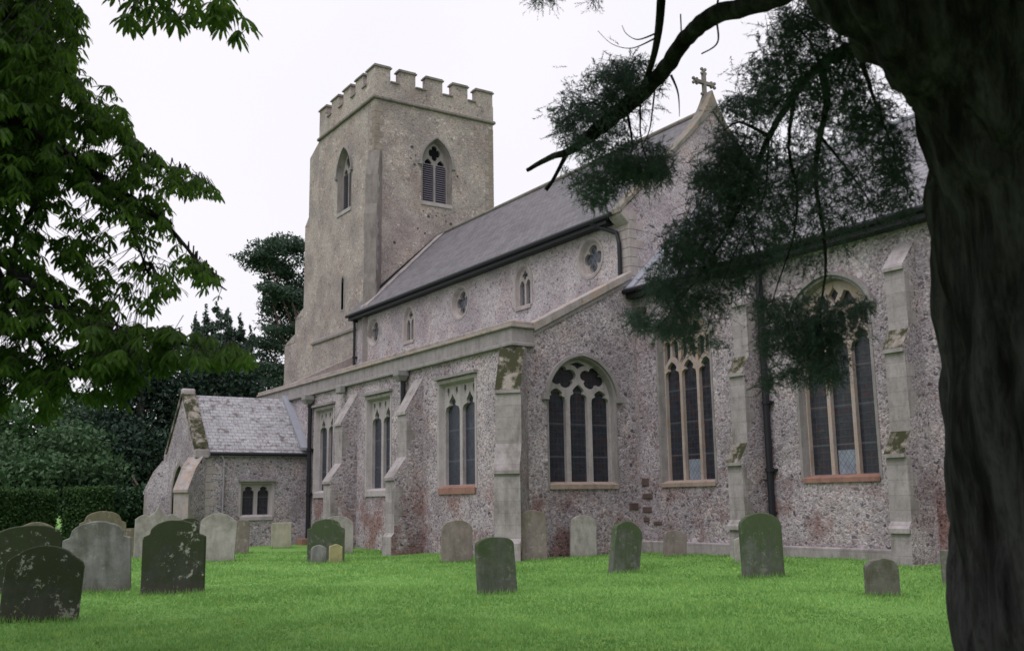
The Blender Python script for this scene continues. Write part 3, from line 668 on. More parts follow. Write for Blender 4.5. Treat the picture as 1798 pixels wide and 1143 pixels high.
for (x0,x1,z0,z1) in ((-51.55,TX0,-.4,20.9),(-52.1,-51.55,-.4,17.0),(-53.3,-52.1,-.4,11.9),(-54.9,-53.3,-.4,10.6)):
    b.box(x0,x1-.002,TY+.03+.02*(x0<-52),TY+1.3,z0,z1)
    b.prism([(x0,z1),(x1-.002,z1),(x1-.002,z1+(.65 if z1>20 else .45))],-(TY+1.3),-(TY+.03),lambda u,w,z:(u,-w,z))
b.build('buttress',M['flint_tower'],church)['label']='stepped west buttress in profile on the far side of the tower'
# tower string course and battlements
b=MB(); p=.13
b.box(TX0-p,TX+p,TY-p,TY+.2,21.45,21.62); b.box(TX-.2,TX+p,TY+.2,TY1+p,21.45,21.62); b.box(TX0-p,TX-.2,TY1-.2,TY1+p,21.45,21.62); b.box(TX0-p,TX0+.2,TY+.2,TY1-.2,21.45,21.62)
b.build('string_course',M['ashlar_tower'],church,bevel=.04)
mer=[(0,.86),(1.36,2.28),(2.9,3.86),(4.48,5.38),(5.9,6.93)]
b=MB(); cp=MB(); th=.38
X=[TX,TX0]
b.box(TX-th,TX+.02,TY-.02,TY1+.02,21.62,22.45); b.box(TX0-.02,TX-th,TY-.02,TY+th,21.62,22.45); b.box(TX0-.02,TX-th,TY1-th,TY1+.02,21.62,22.45); b.box(TX0-.02,TX0+th,TY+th,TY1-th,21.62,22.45)
cps=[]
def cope(x0,x1,y0,y1,z):
    q=MB(); q.box(x0-.07,x1+.07,y0-.07,y1+.07,z,z+.07); q.box(x0-.02,x1+.02,y0-.02,y1+.02,z+.07,z+.14); cps.append(q)
for a,c_ in mer:
    y0,y1=TY-.018+a,TY-.018+c_
    for xa,xb in ((TX-th,TX+.018),(TX0-.018,TX0+th)):
        b.box(xa,xb,y0,y1,22.452,23.16); cope(xa,xb,y0,y1,23.16)
for a,c_ in mer[1:4]:
    for ya,yb in ((TY-.018,TY+th),(TY1-th,TY1+.018)):
        b.box(TX-a-.93+.0,TX-a,ya,yb,22.452,23.16); cope(TX-a-.93,TX-a,ya,yb,23.16)
for ya,yb in ((TY-.016,TY+th-.002),(TY1-th,TY1+.016)):
    for xa,xb in ((TX-.93,TX-th-.002),(TX0+th+.002,TX0+.93)):
        b.box(xa,xb,ya,yb,22.452,23.155); cope(xa+.07 if xa<TX-3 else xa,xb,ya,yb,23.155)
gaps=[(mer[i][1],mer[i+1][0]) for i in range(4)]
for a,c_ in gaps:
    y0,y1=TY+a+.06,TY+c_-.1
    q=MB(); q.box(TX-.3,TX+.09,y0-.07,y1+.07,22.455,22.53); cps.append(q); x1=TX-a-.08
    q=MB(); q.box(x1-.5,x1+.0,TY-.09,TY+.3,22.456,22.53); cps.append(q)
bt=b.build('battlement',M['flint_tower'],church); bt['label']='battlemented parapet around the top of the tower'
for q in cps: q.build('coping',M['ashlar_tower'],bt)
# tower corner quoins
b=MB(); zz=10.3; k=0
while zz<21.1:
    L=.5 if k%2 else .28; K=.28 if k%2 else .5
    b.box(TX-.02,TX+.012,TY1-L,TY1+.012,zz,zz+.30)
    zz+=.33; k+=1
b.build('quoin_edging',M['quoin_tower'],church)
b=MB(); zz=18.5; k=0
while zz<21.1:
    L=.5 if k%2 else .28; K=.28 if k%2 else .5
    b.box(TX-.02,TX+.012,TY-.012,TY+L,zz,zz+.30); b.box(TX-K,TX-.021,TY-.012,TY+.02,zz,zz+.30)
    zz+=.33; k+=1
b.build('quoin_edging',M['quoin_tower'],church)
# --- downpipes
def pipe(pts,r,mat,label,hop=None):
    b=MB(); b.tube(pts,r,8)
    for i in range(len(pts)-1):
        p0,p1=Vector(pts[i]),Vector(pts[i+1])
        if abs(p0.z-p1.z)>1.2:
            z=max(p0.z,p1.z)-.2
            while z>min(p0.z,p1.z)+.2:
                t=(z-p0.z)/(p1.z-p0.z); q=p0.lerp(p1,t); b.tube([(q.x,q.y,q.z-.05),(q.x,q.y,q.z+.05)],r*1.3,8); b.box(q.x-r*1.9,q.x+r*1.9,q.y+.0,q.y+r*1.9,q.z-.03,q.z+.03); z-=1.75
    o=b.build('downpipe',mat,church); o['label']=label
    if hop:
        x,y,z=hop; h=MB(); w0,w1=.2,.1
        v=[(x-w1,y-w1,z-.18),(x+w1,y-w1,z-.18),(x+w1,y+w1,z-.18),(x-w1,y+w1,z-.18),(x-w0,y-w0,z),(x+w0,y-w0,z),(x+w0,y+w0,z),(x-w0,y+w0,z),(x-w0,y-w0,z+.16),(x+w0,y-w0,z+.16),(x+w0,y+w0,z+.16),(x-w0,y+w0,z+.16)]
        h.add(v,[(3,2,1,0),(8,9,10,11)]+[(i,(i+1)%4,(i+1)%4+4,i+4) for i in range(4)]+[(i+4,(i+1)%4+4,(i+1)%4+8,i+8) for i in range(4)]); h.build('hopper',M['hopper'],o)
    return o
pipe([(-38.2,YA-.14,5.7),(-38.2,YA-.14,.25)],.09,M['black_iron'],'black downpipe in the angle between porch and aisle',(-38.2,YA-.24,5.75))
pipe([(-29.95,YA-.16,5.7),(-29.95,YA-.16,4.9),(-30.1,YA-.16,4.5),(-30.1,YA-.16,.2)],.09,M['black_iron'],'short black pipe below the hopper by the middle buttress',(-29.95,YA-.24,5.8))
h=MB(); h.box(-35.2,-34.8,YA-.35,YA-.1,5.68,6.0); h.build('hopper',M['hopper'],church,bevel=.04)
pipe([(-43.95,YN-.12,10.45),(-43.95,YN-.12,8.0)],.07,M['black_iron'],'black pipe at the tower end of the clerestory wall')
pipe([(-24.95,19.44,10.5),(-24.55,19.62,10.25),(-23.95,YN-.11,9.95),(-23.85,YN-.11,9.6),(-23.85,YN-.11,8.5)],.07,M['black_iron'],'cranked black pipe under the nave eaves by the gable')
pipe([(-18.22,YC-.13,7.75),(-18.22,YC-.13,.2)],.085,M['black_iron'],'long black downpipe on the chancel wall')
b=MB(); b.box(-38.5,-37.9,YA-.5,YA-.05,.0,.28); b.build('drain_surround',M['terracotta'],church,bevel=.02)

# --- porch
PX0,PX1,PY=-43.05,-38.75,10.93; pc=(PX0+PX1)/2
EP=mapE(PX1); po=[(12.72,1.15),(13.98,1.15),(13.98,2.42),(12.72,2.42)]
b=MB(); plate(b,[(PY+.5,-.4),(YA-.002,-.4),(YA-.002,3.75),(PY+.5,3.75)],[po],-.5,0,EP); b.build('porch_east_wall',M['flint_porch'],church)
window(church,EP,po,[light(12.82,13.28,1.22,2.0,2.32,'round',.28),light(13.42,13.88,1.22,2.0,2.32,'round',.28)],M['tracery'],M['glass_y'],'two light cusped window in the porch side wall',depth=.2,splay=.05,surround=.09,hood=('sq',12.6,14.1,2.60,0),sill=(12.7,14.0,1.02,1.18))
SP=mapS(PY); door=opening(pc-.95,pc+.95,-.38,1.9,3.2,'pointed',14)
b=MB(); plate(b,[(PX0,-.39),(door[0][0],-.39)]+[(u,z) for u,z in door[::-1]][0:0]+[(PX1,-.39),(PX1,3.75),(pc,5.95),(PX0,3.75)],[door],-.5,0,SP); b.build('porch_gable_wall',M['flint_porch'],church)
b=MB(); plate(b,[(u,z) for u,z in grow(door,.18,False)],[door],-.1,.03,SP); b.build('doorway',M['ashlar_tower'],church)
b=MB(); b.box(PX0,PX0+.5,PY+.5,YA,-.4,3.75); b.build('porch_west_wall',M['flint_porch'],church)
b=MB(); b.box(pc-1.2,pc+1.2,YA-.05,YA-.004,0,3.2); b.build('door',M['wood'],church)
def proof(name,mat,y0,y1,off,lift,label,t=.1):
    b=MB(); h=(PX1-PX0)/2+off; sl=(6.02-3.72)/((PX1-PX0)/2)
    for sg in (-1,1): b.prism([(pc+sg*h,6.02-sl*h+lift-t),(pc,6.02+lift-t),(pc,6.02+lift),(pc+sg*h,6.02-sl*h+lift)],-y1,-y0,lambda u,w,z:(u,-w,z))
    o=b.build(name,mat,church); 
    if label:o['label']=label
    return o
proof('porch_roof',M['slate_porch'],PY+.46,YA,.14,0,'pale lichened slate roof of the porch')
pk=proof('porch_gable_coping',M['mossy'],PY-.06,PY+.45,.1,.2,'thick mossy gable coping on the front of the porch',t=.26)
b=MB(); b.prism([(pc-.17,6.0),(pc+.17,6.0),(pc+.12,6.27),(pc-.12,6.27)],-(PY+.46),-(PY-.07),lambda u,w,z:(u,-w,z)); b.build('apex_stone',M['ashlar'],pk,bevel=.05)
for xk in (PX1+.01,PX0-.01):
    b=MB(); b.box(xk-.16,xk+.16,PY-.07,PY+.46,3.4,3.72); b.build('kneeler',M['ashlar'],pk,bevel=.02)
b=MB(); b.tube([(PX1+.14,PY+.5,3.56),(PX1+.14,YA,3.56)],.07,8); b.build('gutter',M['black_iron'],church)
b=MB(); b.prism([(PX1+.16,3.74),(pc,6.05),(pc,6.17),(PX1+.16,3.86)],-(YA-.001),-(YA-.32),lambda u,w,z:(u,-w,z)); b.build('flashing',M['lead'],church)
pipe([(PX1+.14,11.85,3.55),(PX1+.1,12.0,3.3),(PX1+.07,12.0,.1)],.04,M['grey_pipe'],'thin grey pipe on the porch side wall')
pb=[(.95,-.3,1),(.95,2.1,1),(1.02,2.1,1),(1.02,2.2,1),(.5,3.0,1),(.0,3.45,1)]
buttress(PX1,PY,rad(45),.6,pb,'buttress','low diagonal buttress with warm stone slope at the porch corner',mats=[M['flint_porch'],M['coping'],M['mossy']])
buttress(PX0,PY,rad(-45),.6,[(p_*.8,z_,m_) for p_,z_,m_ in pb],'buttress','low diagonal buttress on the far corner of the porch',mats=[M['flint_porch'],M['coping'],M['mossy']])
b=MB(); zz=.1; k=0
while zz<3.2:
    L=.4 if k%2 else .22; b.box(PX1-.02,PX1+.015,PY+.35,PY+.4+L,zz,zz+.28); zz+=.3; k+=1
b.build('quoin_edging',M['clerestory_stone'],church)

# ================================================================ GRAVESTONES
def stonemat(name,base,moss,mossc,lichen,stain=.4,low=.3):
    m=NT(name); co=m.co(); sp=m.n('ShaderNodeSeparateXYZ'); m.l(m._raw,sp.inputs[0])
    c=m.mix(m.noise(3,6,.65),tuple(x*.5 for x in base),tuple(x*1.5 for x in base))
    st=m.ramp(m.noise(5,5,.7,stretch=(1,1,.25)),[(.42,0.),(.62,1.)])
    c=m.mix(m.math('MULTIPLY',st,stain),c,(.45,.45,.42),'MULTIPLY')
    top=m.math('ADD',m.noise(2.6,6,.7),m.math('MULTIPLY',m.math('SUBTRACT',sp.outputs[2],.6),.22))
    c=m.mix(m.math('MULTIPLY',m.ramp(top,[(.56-moss*.3,0.),(.66-moss*.2,1.)]),min(1,moss+.25)),c,mossc)
    bl=m.math('ADD',m.noise(4.5,6,.75),m.math('MULTIPLY',m.noise(19,4,.7),.25))
    sp3=m.ramp(bl,[(.70,0.),(.76,1.)])
    c=m.mix(m.math('MULTIPLY',sp3,lichen),c,(.34,.34,.30))
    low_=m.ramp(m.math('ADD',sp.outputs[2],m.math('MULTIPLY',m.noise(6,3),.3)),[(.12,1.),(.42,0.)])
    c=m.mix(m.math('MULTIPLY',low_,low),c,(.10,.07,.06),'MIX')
    m.col(c); m.bump(m.math('ADD',m.noise(14,6,.7),m.math('MULTIPLY',m.noise(60,3),.4)),.5,.015); return m.mat
SM={
 'dark':stonemat('dark_mossy_stone',(.05,.055,.043),.55,(.030,.042,.016),.8),
 'green':stonemat('green_stone',(.105,.115,.095),.5,(.048,.075,.026),.25,.5,.15),
 'grey':stonemat('grey_stone',(.20,.20,.195),.10,(.05,.055,.025),.4,.55,.55),
 'pale':stonemat('pale_stone',(.33,.31,.29),.08,(.09,.09,.05),.5),
 'brown':stonemat('brown_stone',(.22,.185,.17),.12,(.08,.085,.035),.5),
 'warm':stonemat('warm_stone',(.20,.175,.13),.25,(.085,.08,.04),.5),
 'ochre':stonemat('ochre_stone',(.33,.30,.15),.1,(.12,.12,.05),.4),
 'redbrown':stonemat('redbrown_stone',(.15,.145,.125),.35,(.06,.06,.03),.3),
 'plain':stonemat('plain_cream_stone',(.35,.325,.26),.0,(.2,.2,.1),.1,.2,.1)}
def outline(style,w,h):
    a=w/2; P=[]
    if style=='flat': P=[(a,h),(-a,h)]
    elif style=='arch':
        zs=h-a*.62; P=[(a*math.cos(t),zs+a*.62*math.sin(t)) for t in [PI*i/18 for i in range(19)]]
    elif style=='low':
        zs=h-a*.38; P=[(a*math.cos(t),zs+a*.38*math.sin(t)) for t in [PI*i/18 for i in range(19)]]
    elif style=='point':
        zs=h-a*.8; P=[(a*math.cos(PI/2*i/9)**1.15,zs+a*.8*math.sin(PI/2*i/9)) for i in range(10)]; P+=[(-x,z) for x,z in P[:-1][::-1]]
    elif style=='shoulder':
        s=a*.24; zs=h-a*.55; b_=a-s
        R1=[(a,zs-.02),(a-.01,zs+.015)]
        R1+=[(a-s*.35,zs+.03),(b_+.015,zs+.055),(b_-.0,zs+.10)]
        hh=h-(zs+.10)
        R1+=[(b_*math.cos(PI/2*i/10),zs+.10+hh*math.sin(PI/2*i/10)) for i in range(1,11)]
        P=R1+[(-x,z) for x,z in R1[:-1][::-1]]
    elif style=='segment':
        zs=h-a*.42; R1=[(a,zs-.06),(a-.03,zs)]+[((a-.03)*(1-i/9),zs+(h-zs)*(1-((1-i/9))**2)) for i in range(1,10)]
        P=R1+[(-x,z) for x,z in R1[:-1][::-1]]
    elif style=='ogee':
        zs=h-.36*w; R1=[]
        for i in range(15):
            t=i/14; x=a*(1-t); z=zs+.1+ (.14*math.sin(min(1,t*2.2)*PI/2) if t<.45 else .14-.05*math.sin((t-.45)/.3*PI) if t<.6 else .14-.05*math.sin(.5*PI)+((t-.6)/.4)**1.6*(.36*w-.19))
            R1.append((x,z))
        P=[(a,zs)]+R1+[(-x,z) for x,z in R1[:-1][::-1]]+[(-a,zs)]
    elif style=='lumpy':
        P=[(a*math.cos(t)*(1+.06*math.sin(3*t)),h-a*.6+a*.6*math.sin(t)*(1+.10*math.sin(5*t+1))) for t in [PI*i/14 for i in range(15)]]
    return [(-a,-.25),(a,-.25)]+P
def gravestone(x,y,aw,h,delta,style,mat,label,lean=0,pitch=0,t=.11,group='gravestones in the churchyard'):
    """stands at x,y; aw = width seen; delta = turn of the face away from the view, degrees (+ shows the left edge)"""
    va=math.atan2(-y,-x); na=va+rad(delta)
    wd=max(.2,(aw-t*abs(math.sin(rad(delta))))/math.cos(rad(delta)))
    ol=outline(style,wd,h); n=len(ol); rr=random.Random(int(x*100)); ol=[(u+rr.uniform(-.006,.006),z+rr.uniform(-.006,.006)) for u,z in ol]
    b=MB(); b.prism(ol,-t/2,t/2,lambda u,w,z:(w,u,z))
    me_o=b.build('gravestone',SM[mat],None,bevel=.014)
    me_o.location=(x,y,gz(x,y)); me_o.rotation_euler=Euler((rad(lean),rad(pitch),na),'XYZ')
    tag(me_o,label,'gravestone',group); return me_o
G=gravestone
G(-16.25,2.43,1.06,1.08,-12,'segment','dark','nearest dark mossy gravestone with pale lichen spots, at the far left front',lean=-3,pitch=-2,t=.13)
G(-21.85,3.01,1.25,1.30,8,'low','dark','dark green curved gravestone half hidden behind the lichen spotted one',lean=3,pitch=3)
G(-27.7,3.95,1.05,1.28,5,'segment','warm','brownish curved gravestone at the back left beside the clipped hedge')
G(-21.12,4.15,1.26,1.36,-10,'shoulder','grey','large grey shouldered gravestone with a dark stain below its arch',lean=1.5,pitch=3)
G(-28.29,5.63,1.16,1.52,6,'shoulder','warm','lichened brown shouldered gravestone rising behind the large grey one')
G(-33.05,8.22,1.36,1.62,5,'ogee','pale','wide pale gravestone with a peaked wavy top in front of the porch door')
G(-34.3,7.75,.42,.92,5,'flat','warm','narrow low brown stone left of the peaked gravestone')
G(-19.54,5.18,1.14,1.36,-12,'shoulder','dark','blackish green shouldered gravestone with a dark right edge',t=.13)
G(-29.6,9.04,1.05,1.40,-8,'segment','pale','pale grey gravestone with green blotches under the porch window',lean=-3)
G(-33.6,11.1,.50,1.12,0,'low','brown','small brown gravestone tucked behind the pale grey one')
G(-31.4,8.75,.52,1.24,0,'low','dark','low dark rounded gravestone showing between peaked and pale grey stones')
G(-36.38,13.52,.74,.94,8,'flat','plain','plain rectangular cream slab by the foot of the black corner pipe')
G(-27.08,11.38,1.05,1.20,6,'shoulder','green','smooth green shouldered gravestone with two tiny stones at its foot')
G(-31.06,13.46,1.02,1.22,5,'arch','pale','pale arched gravestone peeping out behind the smooth green one')
G(-26.55,10.95,.43,.50,6,'arch','grey','tiny grey arched footstone, left of the pair')
G(-26.2,11.3,.38,.52,10,'lumpy','ochre','tiny yellowish footstone, right of the pair')
G(-24.2,13.98,.86,1.14,10,'arch','brown','mottled brown arched gravestone under the red silled window')
G(-15.11,9.54,.71,.97,25,'low','green','green gravestone with a low curved top in the middle of the lawn',lean=2,pitch=-4,t=.14)
G(-22.6,15.43,.74,1.34,15,'arch','brown','tall mottled arched gravestone just right of the mossy corner buttress',lean=1)
G(-22.9,17.3,.77,1.16,20,'arch','pale','pale arched gravestone under the aisle east window',lean=-2.5,pitch=-3)
G(-17.57,14.37,.70,1.13,38,'segment','green','green and brown gravestone leaning over to the right',lean=-13,pitch=-5,t=.17)
G(-20.9,18.9,.64,.70,22,'low','brown','small squat brown gravestone tilting against the chancel wall',lean=-5,pitch=-4)
G(-14.6,15.56,.86,1.28,22,'arch','green','tall green round headed gravestone standing before the black downpipe',t=.14,lean=1)
G(-17.2,17.75,.5,.60,10,'low','pale','low pale stone just visible behind the tall green gravestone')
G(-10.81,14.27,.56,.62,22,'arch','redbrown','small dark grey brown gravestone on the lawn near the big trunk',t=.14,lean=2,pitch=4)
G(-10.9,16.55,.60,.60,10,'flat','redbrown','reddish brown stone mostly hidden behind the big trunk')

# ================================================================ VEGETATION
def tri_mesh(name,V,per,mat,parent=None):
    """V: (n, per, 3) array of small faces"""
    n=len(V); me=bpy.data.meshes.new(name); me.vertices.add(n*per); me.loops.add(n*per); me.polygons.add(n)
    me.vertices.foreach_set('co',np.asarray(V,dtype=np.float32).ravel()); me.loops.foreach_set('vertex_index',np.arange(n*per))
    me.polygons.foreach_set('loop_start',np.arange(0,n*per,per)); me.polygons.foreach_set('loop_total',np.full(n,per)); me.update()
    return link(name,me,mat,parent)
def leaf_cloud(rng,centres,radii,count,size,flat=.0):
    """small leaf quads spread through ellipsoid lobes, denser near the shell"""
    centres=np.array(centres); radii=np.array(radii); vol=(radii.prod(1))**.67; pr=vol/vol.sum()
    k=rng.choice(len(centres),count,p=pr); d=rng.normal(size=(count,3)); d/=np.linalg.norm(d,axis=1)[:,None]
    r=rng.random(count)**.35*(1+.12*rng.normal(size=count)); P=centres[k]+d*radii[k]*r[:,None]
    a=rng.normal(size=(count,3)); a/=np.linalg.norm(a,axis=1)[:,None]; b=np.cross(a,rng.normal(size=(count,3))); b/=np.linalg.norm(b,axis=1)[:,None]+1e-9
    if flat: a[:,2]*=1-flat; b[:,2]*=1-flat
    s=size*(.6+.8*rng.random(count))[:,None]
    return np.stack([P-a*s,P+b*s*.45,P+a*s,P-b*s*.45],1)
def make_tree(name,label,cat,px,dist,lobes,trunk,leafm,barkm,count,size,group,seed,clumps=9,flat=0):
    """lobes: (dx across view, dy away, z, rx, ry, rz); each is broken into smaller clumps"""
    rng=np.random.default_rng(seed); o=gat(px,dist); fw=o.normalized(); rt=Vector((-fw.y,fw.x,0))*-1
    root=empty(name,o,label,cat,group)
    cs=[];rs=[]
    for dx,dy,z,rx,ry,rz in lobes:
        c0_=np.array(o+rt*dx+fw*dy+Vector((0,0,z)))
        for q in range(clumps):
            d=rng.normal(size=3); d/=np.linalg.norm(d); s=.28+.3*rng.random(); p=c0_+d*np.array([(rx+ry)/2,(rx+ry)/2,rz])*(.75*rng.random()**.5)
            cs.append(p); rs.append([rx*s,ry*s,rz*s])
    V=leaf_cloud(rng,cs,rs,count,size,flat); tri_mesh('crown',V,4,leafm,root)
    tb=MB()
    for pts,r0,r1 in trunk:
        P=[o+rt*a+fw*b_+Vector((0,0,c_)) for a,b_,c_ in pts]; tb.tube(P,[r0+(r1-r0)*i/(len(P)-1) for i in range(len(P))],8)
    tb.build('trunk',barkm,root,smooth=True)
    return root
def H(px,py,d):           # (across, height) of a picture point at a distance
    return at(px,py,d/ math.hypot(ray(px,py).x,ray(px,py).y)).z
BG='trees and hedges behind the churchyard'
def lob(px,py0,py1,d,px0,wpx,depth,dy=0):
    """lobe filling picture rows py0..py1 around column px with half width wpx at distance d"""
    z1=H(px,py0,d+dy); z0=max(0,H(px,py1,d+dy)); k=(d+dy)/F_PX
    return ((px-px0)*k,dy,(z0+z1)/2,wpx*k,depth,(z1-z0)/2)
# big dark yew mass behind the porch
d=60
L=[lob(x,a,b_,d,240,w_,3.,dy) for x,a,b_,w_,dy in ((200,640,900,60,0),(250,560,800,65,1),(320,600,860,70,1),(230,700,930,80,-1),(300,720,930,80,0),(170,700,930,45,-2),(370,640,880,60,3),(350,590,760,34,3),(400,610,800,40,3),(428,640,800,30,3),(270,830,960,120,-1))]
make_tree('yew_tree','massive almost black evergreen behind the porch','tree',240,d,L,[([(0,0,0),(.3,0,3),(0,0,7),(.5,0,11)],.45,.12),([(0,0,1),(-2,0,4),(-3,0,7)],.25,.08),([(0,0,1),(3,0,5),(4,0,8)],.25,.08)],M['leaf_yew'],M['bark'],60000,.15,BG,5,clumps=14)
# columnar yews with pointed tops
for i,(px,top,w_) in enumerate(((330,545,17),(347,530,17),(366,524,20),(388,532,20),(410,546,18),(430,566,14))):
    d=64+i%2*2; L=[]
    for k in range(14):
        t=k/13; y0=top+(690-top)*t; wk=w_*min(1.5,.22+3.4*t); L.append(lob(px+3*math.sin(k),y0-2,y0+26,d,px,wk,wk*d/F_PX,0))
    make_tree('columnar_yew',['pointed dark columnar yew, leftmost of the spired row behind the porch','second dark yew spire from the left behind the porch','tallest spired columnar yew above the porch roof','wide columnar yew just right of the tallest spire','fifth columnar yew spire, next to last before the pine','lowest columnar yew at the right end, beside the pine'][i],'tree',px,d,L,[([(0,0,0),(.1,0,4),(0,0,9)],.3,.1)],M['leaf_column'],M['bark'],6500,.10,'row of columnar yews behind the porch',20+i,clumps=4)
# scots pine beside the tower
d=78
L=[lob(x,a,b_,d,500,w_,2.5,dy) for x,a,b_,w_,dy in ((460,440,500,30,1),(490,455,520,40,2),(475,505,560,26,1),(500,540,620,36,2),(468,408,462,36,0),(505,412,470,38,1),(450,438,465,22,0),(482,480,545,30,0),(512,490,560,34,1),(466,492,520,16,-1),(500,560,600,44,0),(470,575,625,26,0),(462,630,660,18,-1),(515,590,640,30,2),(540,430,560,25,2),(472,600,690,26,0),(505,620,700,26,1),(455,650,705,16,0))]
k=d/F_PX
make_tree('pine_tree','tall scots pine with flat plates of foliage beside the tower','tree',500,d,L,[([(1.9,0,0),(1.7,0,8),(1.2,0,12),(.9,0,15),(.2,0,17)],.30,.10),([(.5,0,10.5),(-.8,0,12),(-1.6,0,13.5)],.12,.05),([(.5,0,12.5),(-.6,0,14.5),(-1.4,0,17.5)],.12,.05),([(.3,0,15),(-.8,0,18),(-1.8,0,20)],.1,.04),([(.7,0,9),(-.9,0,10.4),(-1.9,0,11.2)],.1,.04)],M['leaf_pine'],M['bark_pine'],34000,.13,BG,33,clumps=7,flat=.1)
# mid green trees and shrubs on the left
d=48
L=[lob(x,a,b_,d,60,w_,2.5,dy) for x,a,b_,w_,dy in ((20,760,900,70,0),(95,740,880,60,1),(60,800,930,70,-1),(-40,740,920,60,1),(130,790,900,40,0))]
make_tree('bushy_tree','mid green bushy tree at the left edge behind the hedge','tree',60,d,L,[([(0,0,0),(.2,.5,1.4),(0,.8,2.6)],.16,.06)],M['leaf_shrub'],M['bark'],26000,.13,BG,41,clumps=12)
d=84
L=[lob(x,a,b_,d,30,w_,4,dy) for x,a,b_,w_,dy in ((10,640,860,80,0),(110,660,860,70,2),(-80,620,860,90,2))]
make_tree('distant_tree','hazy grey green tree far back at the left edge','tree',30,d,L,[([(0,1,0),(.2,1,4),(0,1,6)],.3,.12)],M['leaf_shrub'],M['bark'],14000,.24,BG,43,clumps=10)
d=47
L=[lob(x,a,b_,d,215,w_,1.5,dy) for x,a,b_,w_,dy in ((170,830,930,45,0),(225,850,930,45,0),(200,860,940,60,-1))]
make_tree('laurel_shrub','leafy green shrub growing against the dark yew left of the porch','shrub',215,d,L,[([(0,0,0),(.1,0,1),(0,0,2)],.08,.04)],M['leaf_ivy'],M['bark'],15000,.11,BG,47,clumps=12)
def hedge(px0,px1,d0,d1,h,depth,label,seed):
    rng=np.random.default_rng(seed); a=gat(px0,d0); b_=gat(px1,d1); ax=(b_-a); L=ax.length; ax.normalize(); nr_=Vector((-ax.y,ax.x,0)); 
    if nr_.dot(a)<0: nr_=-nr_
    root=empty('clipped_hedge',(a+b_)/2,label,'hedge','clipped hedges')
    n=int(9000*L*h/8); u=rng.random(n)*L; face=rng.random(n)
    v_=np.where(face<.55,0,np.where(face<.85,rng.random(n)*depth,depth)); z=np.where((face<.55)|(face>=.85),rng.random(n)*h,h)
    P=np.array(a)[None]+np.outer(u,np.array(ax))+np.outer(v_,np.array(nr_)); P[:,2]=z; P+=rng.normal(size=(n,3))*.05
    q=rng.normal(size=(n,3)); q/=np.linalg.norm(q,axis=1)[:,None]; r=np.cross(q,rng.normal(size=(n,3))); r/=np.linalg.norm(r,axis=1)[:,None]; s=.07
    tri_mesh('foliage',np.stack([P-q*s,P+r*s*.6,P+q*s,P-r*s*.6],1),4,M['leaf_hedge'],root)
    bx=MB(); c_=[a+nr_*.08,b_+nr_*.08,b_+nr_*(depth-.08),a+nr_*(depth-.08)]; bx.add([(p.x,p.y,0) for p in c_]+[(p.x,p.y,h-.1) for p in c_],[(3,2,1,0),(4,5,6,7),(0,1,5,4),(1,2,6,5),(2,3,7,6),(3,0,4,7)]); bx.build('branches',M['leaf_yew'],root)
hedge(-60,100,34,40,H(60,862,38),2.5,'dark clipped hedge at the left edge behind the gravestones',51)
hedge(112,200,44,44,H(150,858,44),2.0,'lower dark clipped hedge in front of the yew',52)
# leaning pale stick in the undergrowth
b=MB(); b.tube([at(232,835,50),at(262,885,49),at(272,915,49)],.05,6); o=b.build('fallen_branch',M['bark_pine']); tag(o,'pale fallen branch leaning in the undergrowth left of the porch','branch')

# ---- near tree on the right: trunk, limbs
def catmull(P,n=6):
    out=[]; Q=[P[0]]+list(P)+[P[-1]]
    for i in range(1,len(Q)-2):
        for k in range(n):
            t=k/n; a,b_,c_,d_=Q[i-1],Q[i],Q[i+1],Q[i+2]
            out.append([.5*((2*b_[j])+(-a[j]+c_[j])*t+(2*a[j]-5*b_[j]+4*c_[j]-d_[j])*t*t+(-a[j]+3*b_[j]-3*c_[j]+d_[j])*t**3) for j in range(len(a))])
    out.append(list(P[-1])); return out
D0=4.7
near=empty('conifer_tree',(at(1900,900,4.9).x,at(1900,900,4.9).y,0),'huge dark fluted tree trunk at the right with drooping needle branches','tree')
def edge_path(rows):    # rows: left-edge px, py, radius m, distance -> centre points
    out=[]
    for px,py,r,d in rows:
        c=at(px+(37 if py>420 else 32 if py>200 else 46 if py>-50 else 40),py,d); right=ROT@Vector((1,0,0)); out.append((*(c+right*r),r))
    return out
low=at(1690,1500,5.2)
main=edge_path([(1640,1560,.72,5.6),(1668,1300,.62,5.0),(1668,1143,.58,4.8),(1660,950,.56,4.7),(1648,780,.55,4.7),(1634,600,.55,4.7),(1628,450,.54,4.75),(1615,290,.56,4.85),(1640,120,.52,5.0),(1700,-100,.46,5.2),(1760,-400,.40,5.6),(1800,-900,.32,6.4)])
limb=edge_path([(1640,560,.40,4.8),(1626,400,.42,4.8),(1606,260,.40,4.75),(1545,110,.34,4.7),(1440,0,.30,4.7),(1330,-120,.27,4.8),(1180,-260,.24,5.0),(1000,-420,.20,5.4)])
main[0]=(main[0][0],main[0][1],-.15,.75)
tb=MB()
for path in (main,limb):
    pp=catmull(path,5); tb.tube([p[:3] for p in pp],[p[3] for p in pp],28)
def remesh(mb,voxel,iters=4):
    me=bpy.data.meshes.new('tmp'); me.from_pydata(mb.v,[],mb.f); bm=bmesh.new(); bm.from_mesh(me); bmesh.ops.recalc_face_normals(bm,faces=bm.faces); bm.to_mesh(me); bm.free()
    o=bpy.data.objects.new('tmp',me); C.objects.link(o); r=o.modifiers.new('r','REMESH'); r.mode='VOXEL'; r.voxel_size=voxel
    s=o.modifiers.new('s','SMOOTH'); s.iterations=iters; s.factor=.5
    dg=bpy.context.evaluated_depsgraph_get(); m2=bpy.data.meshes.new_from_object(o.evaluated_get(dg)); bpy.data.objects.remove(o); return m2
me=remesh(tb,.024,20)
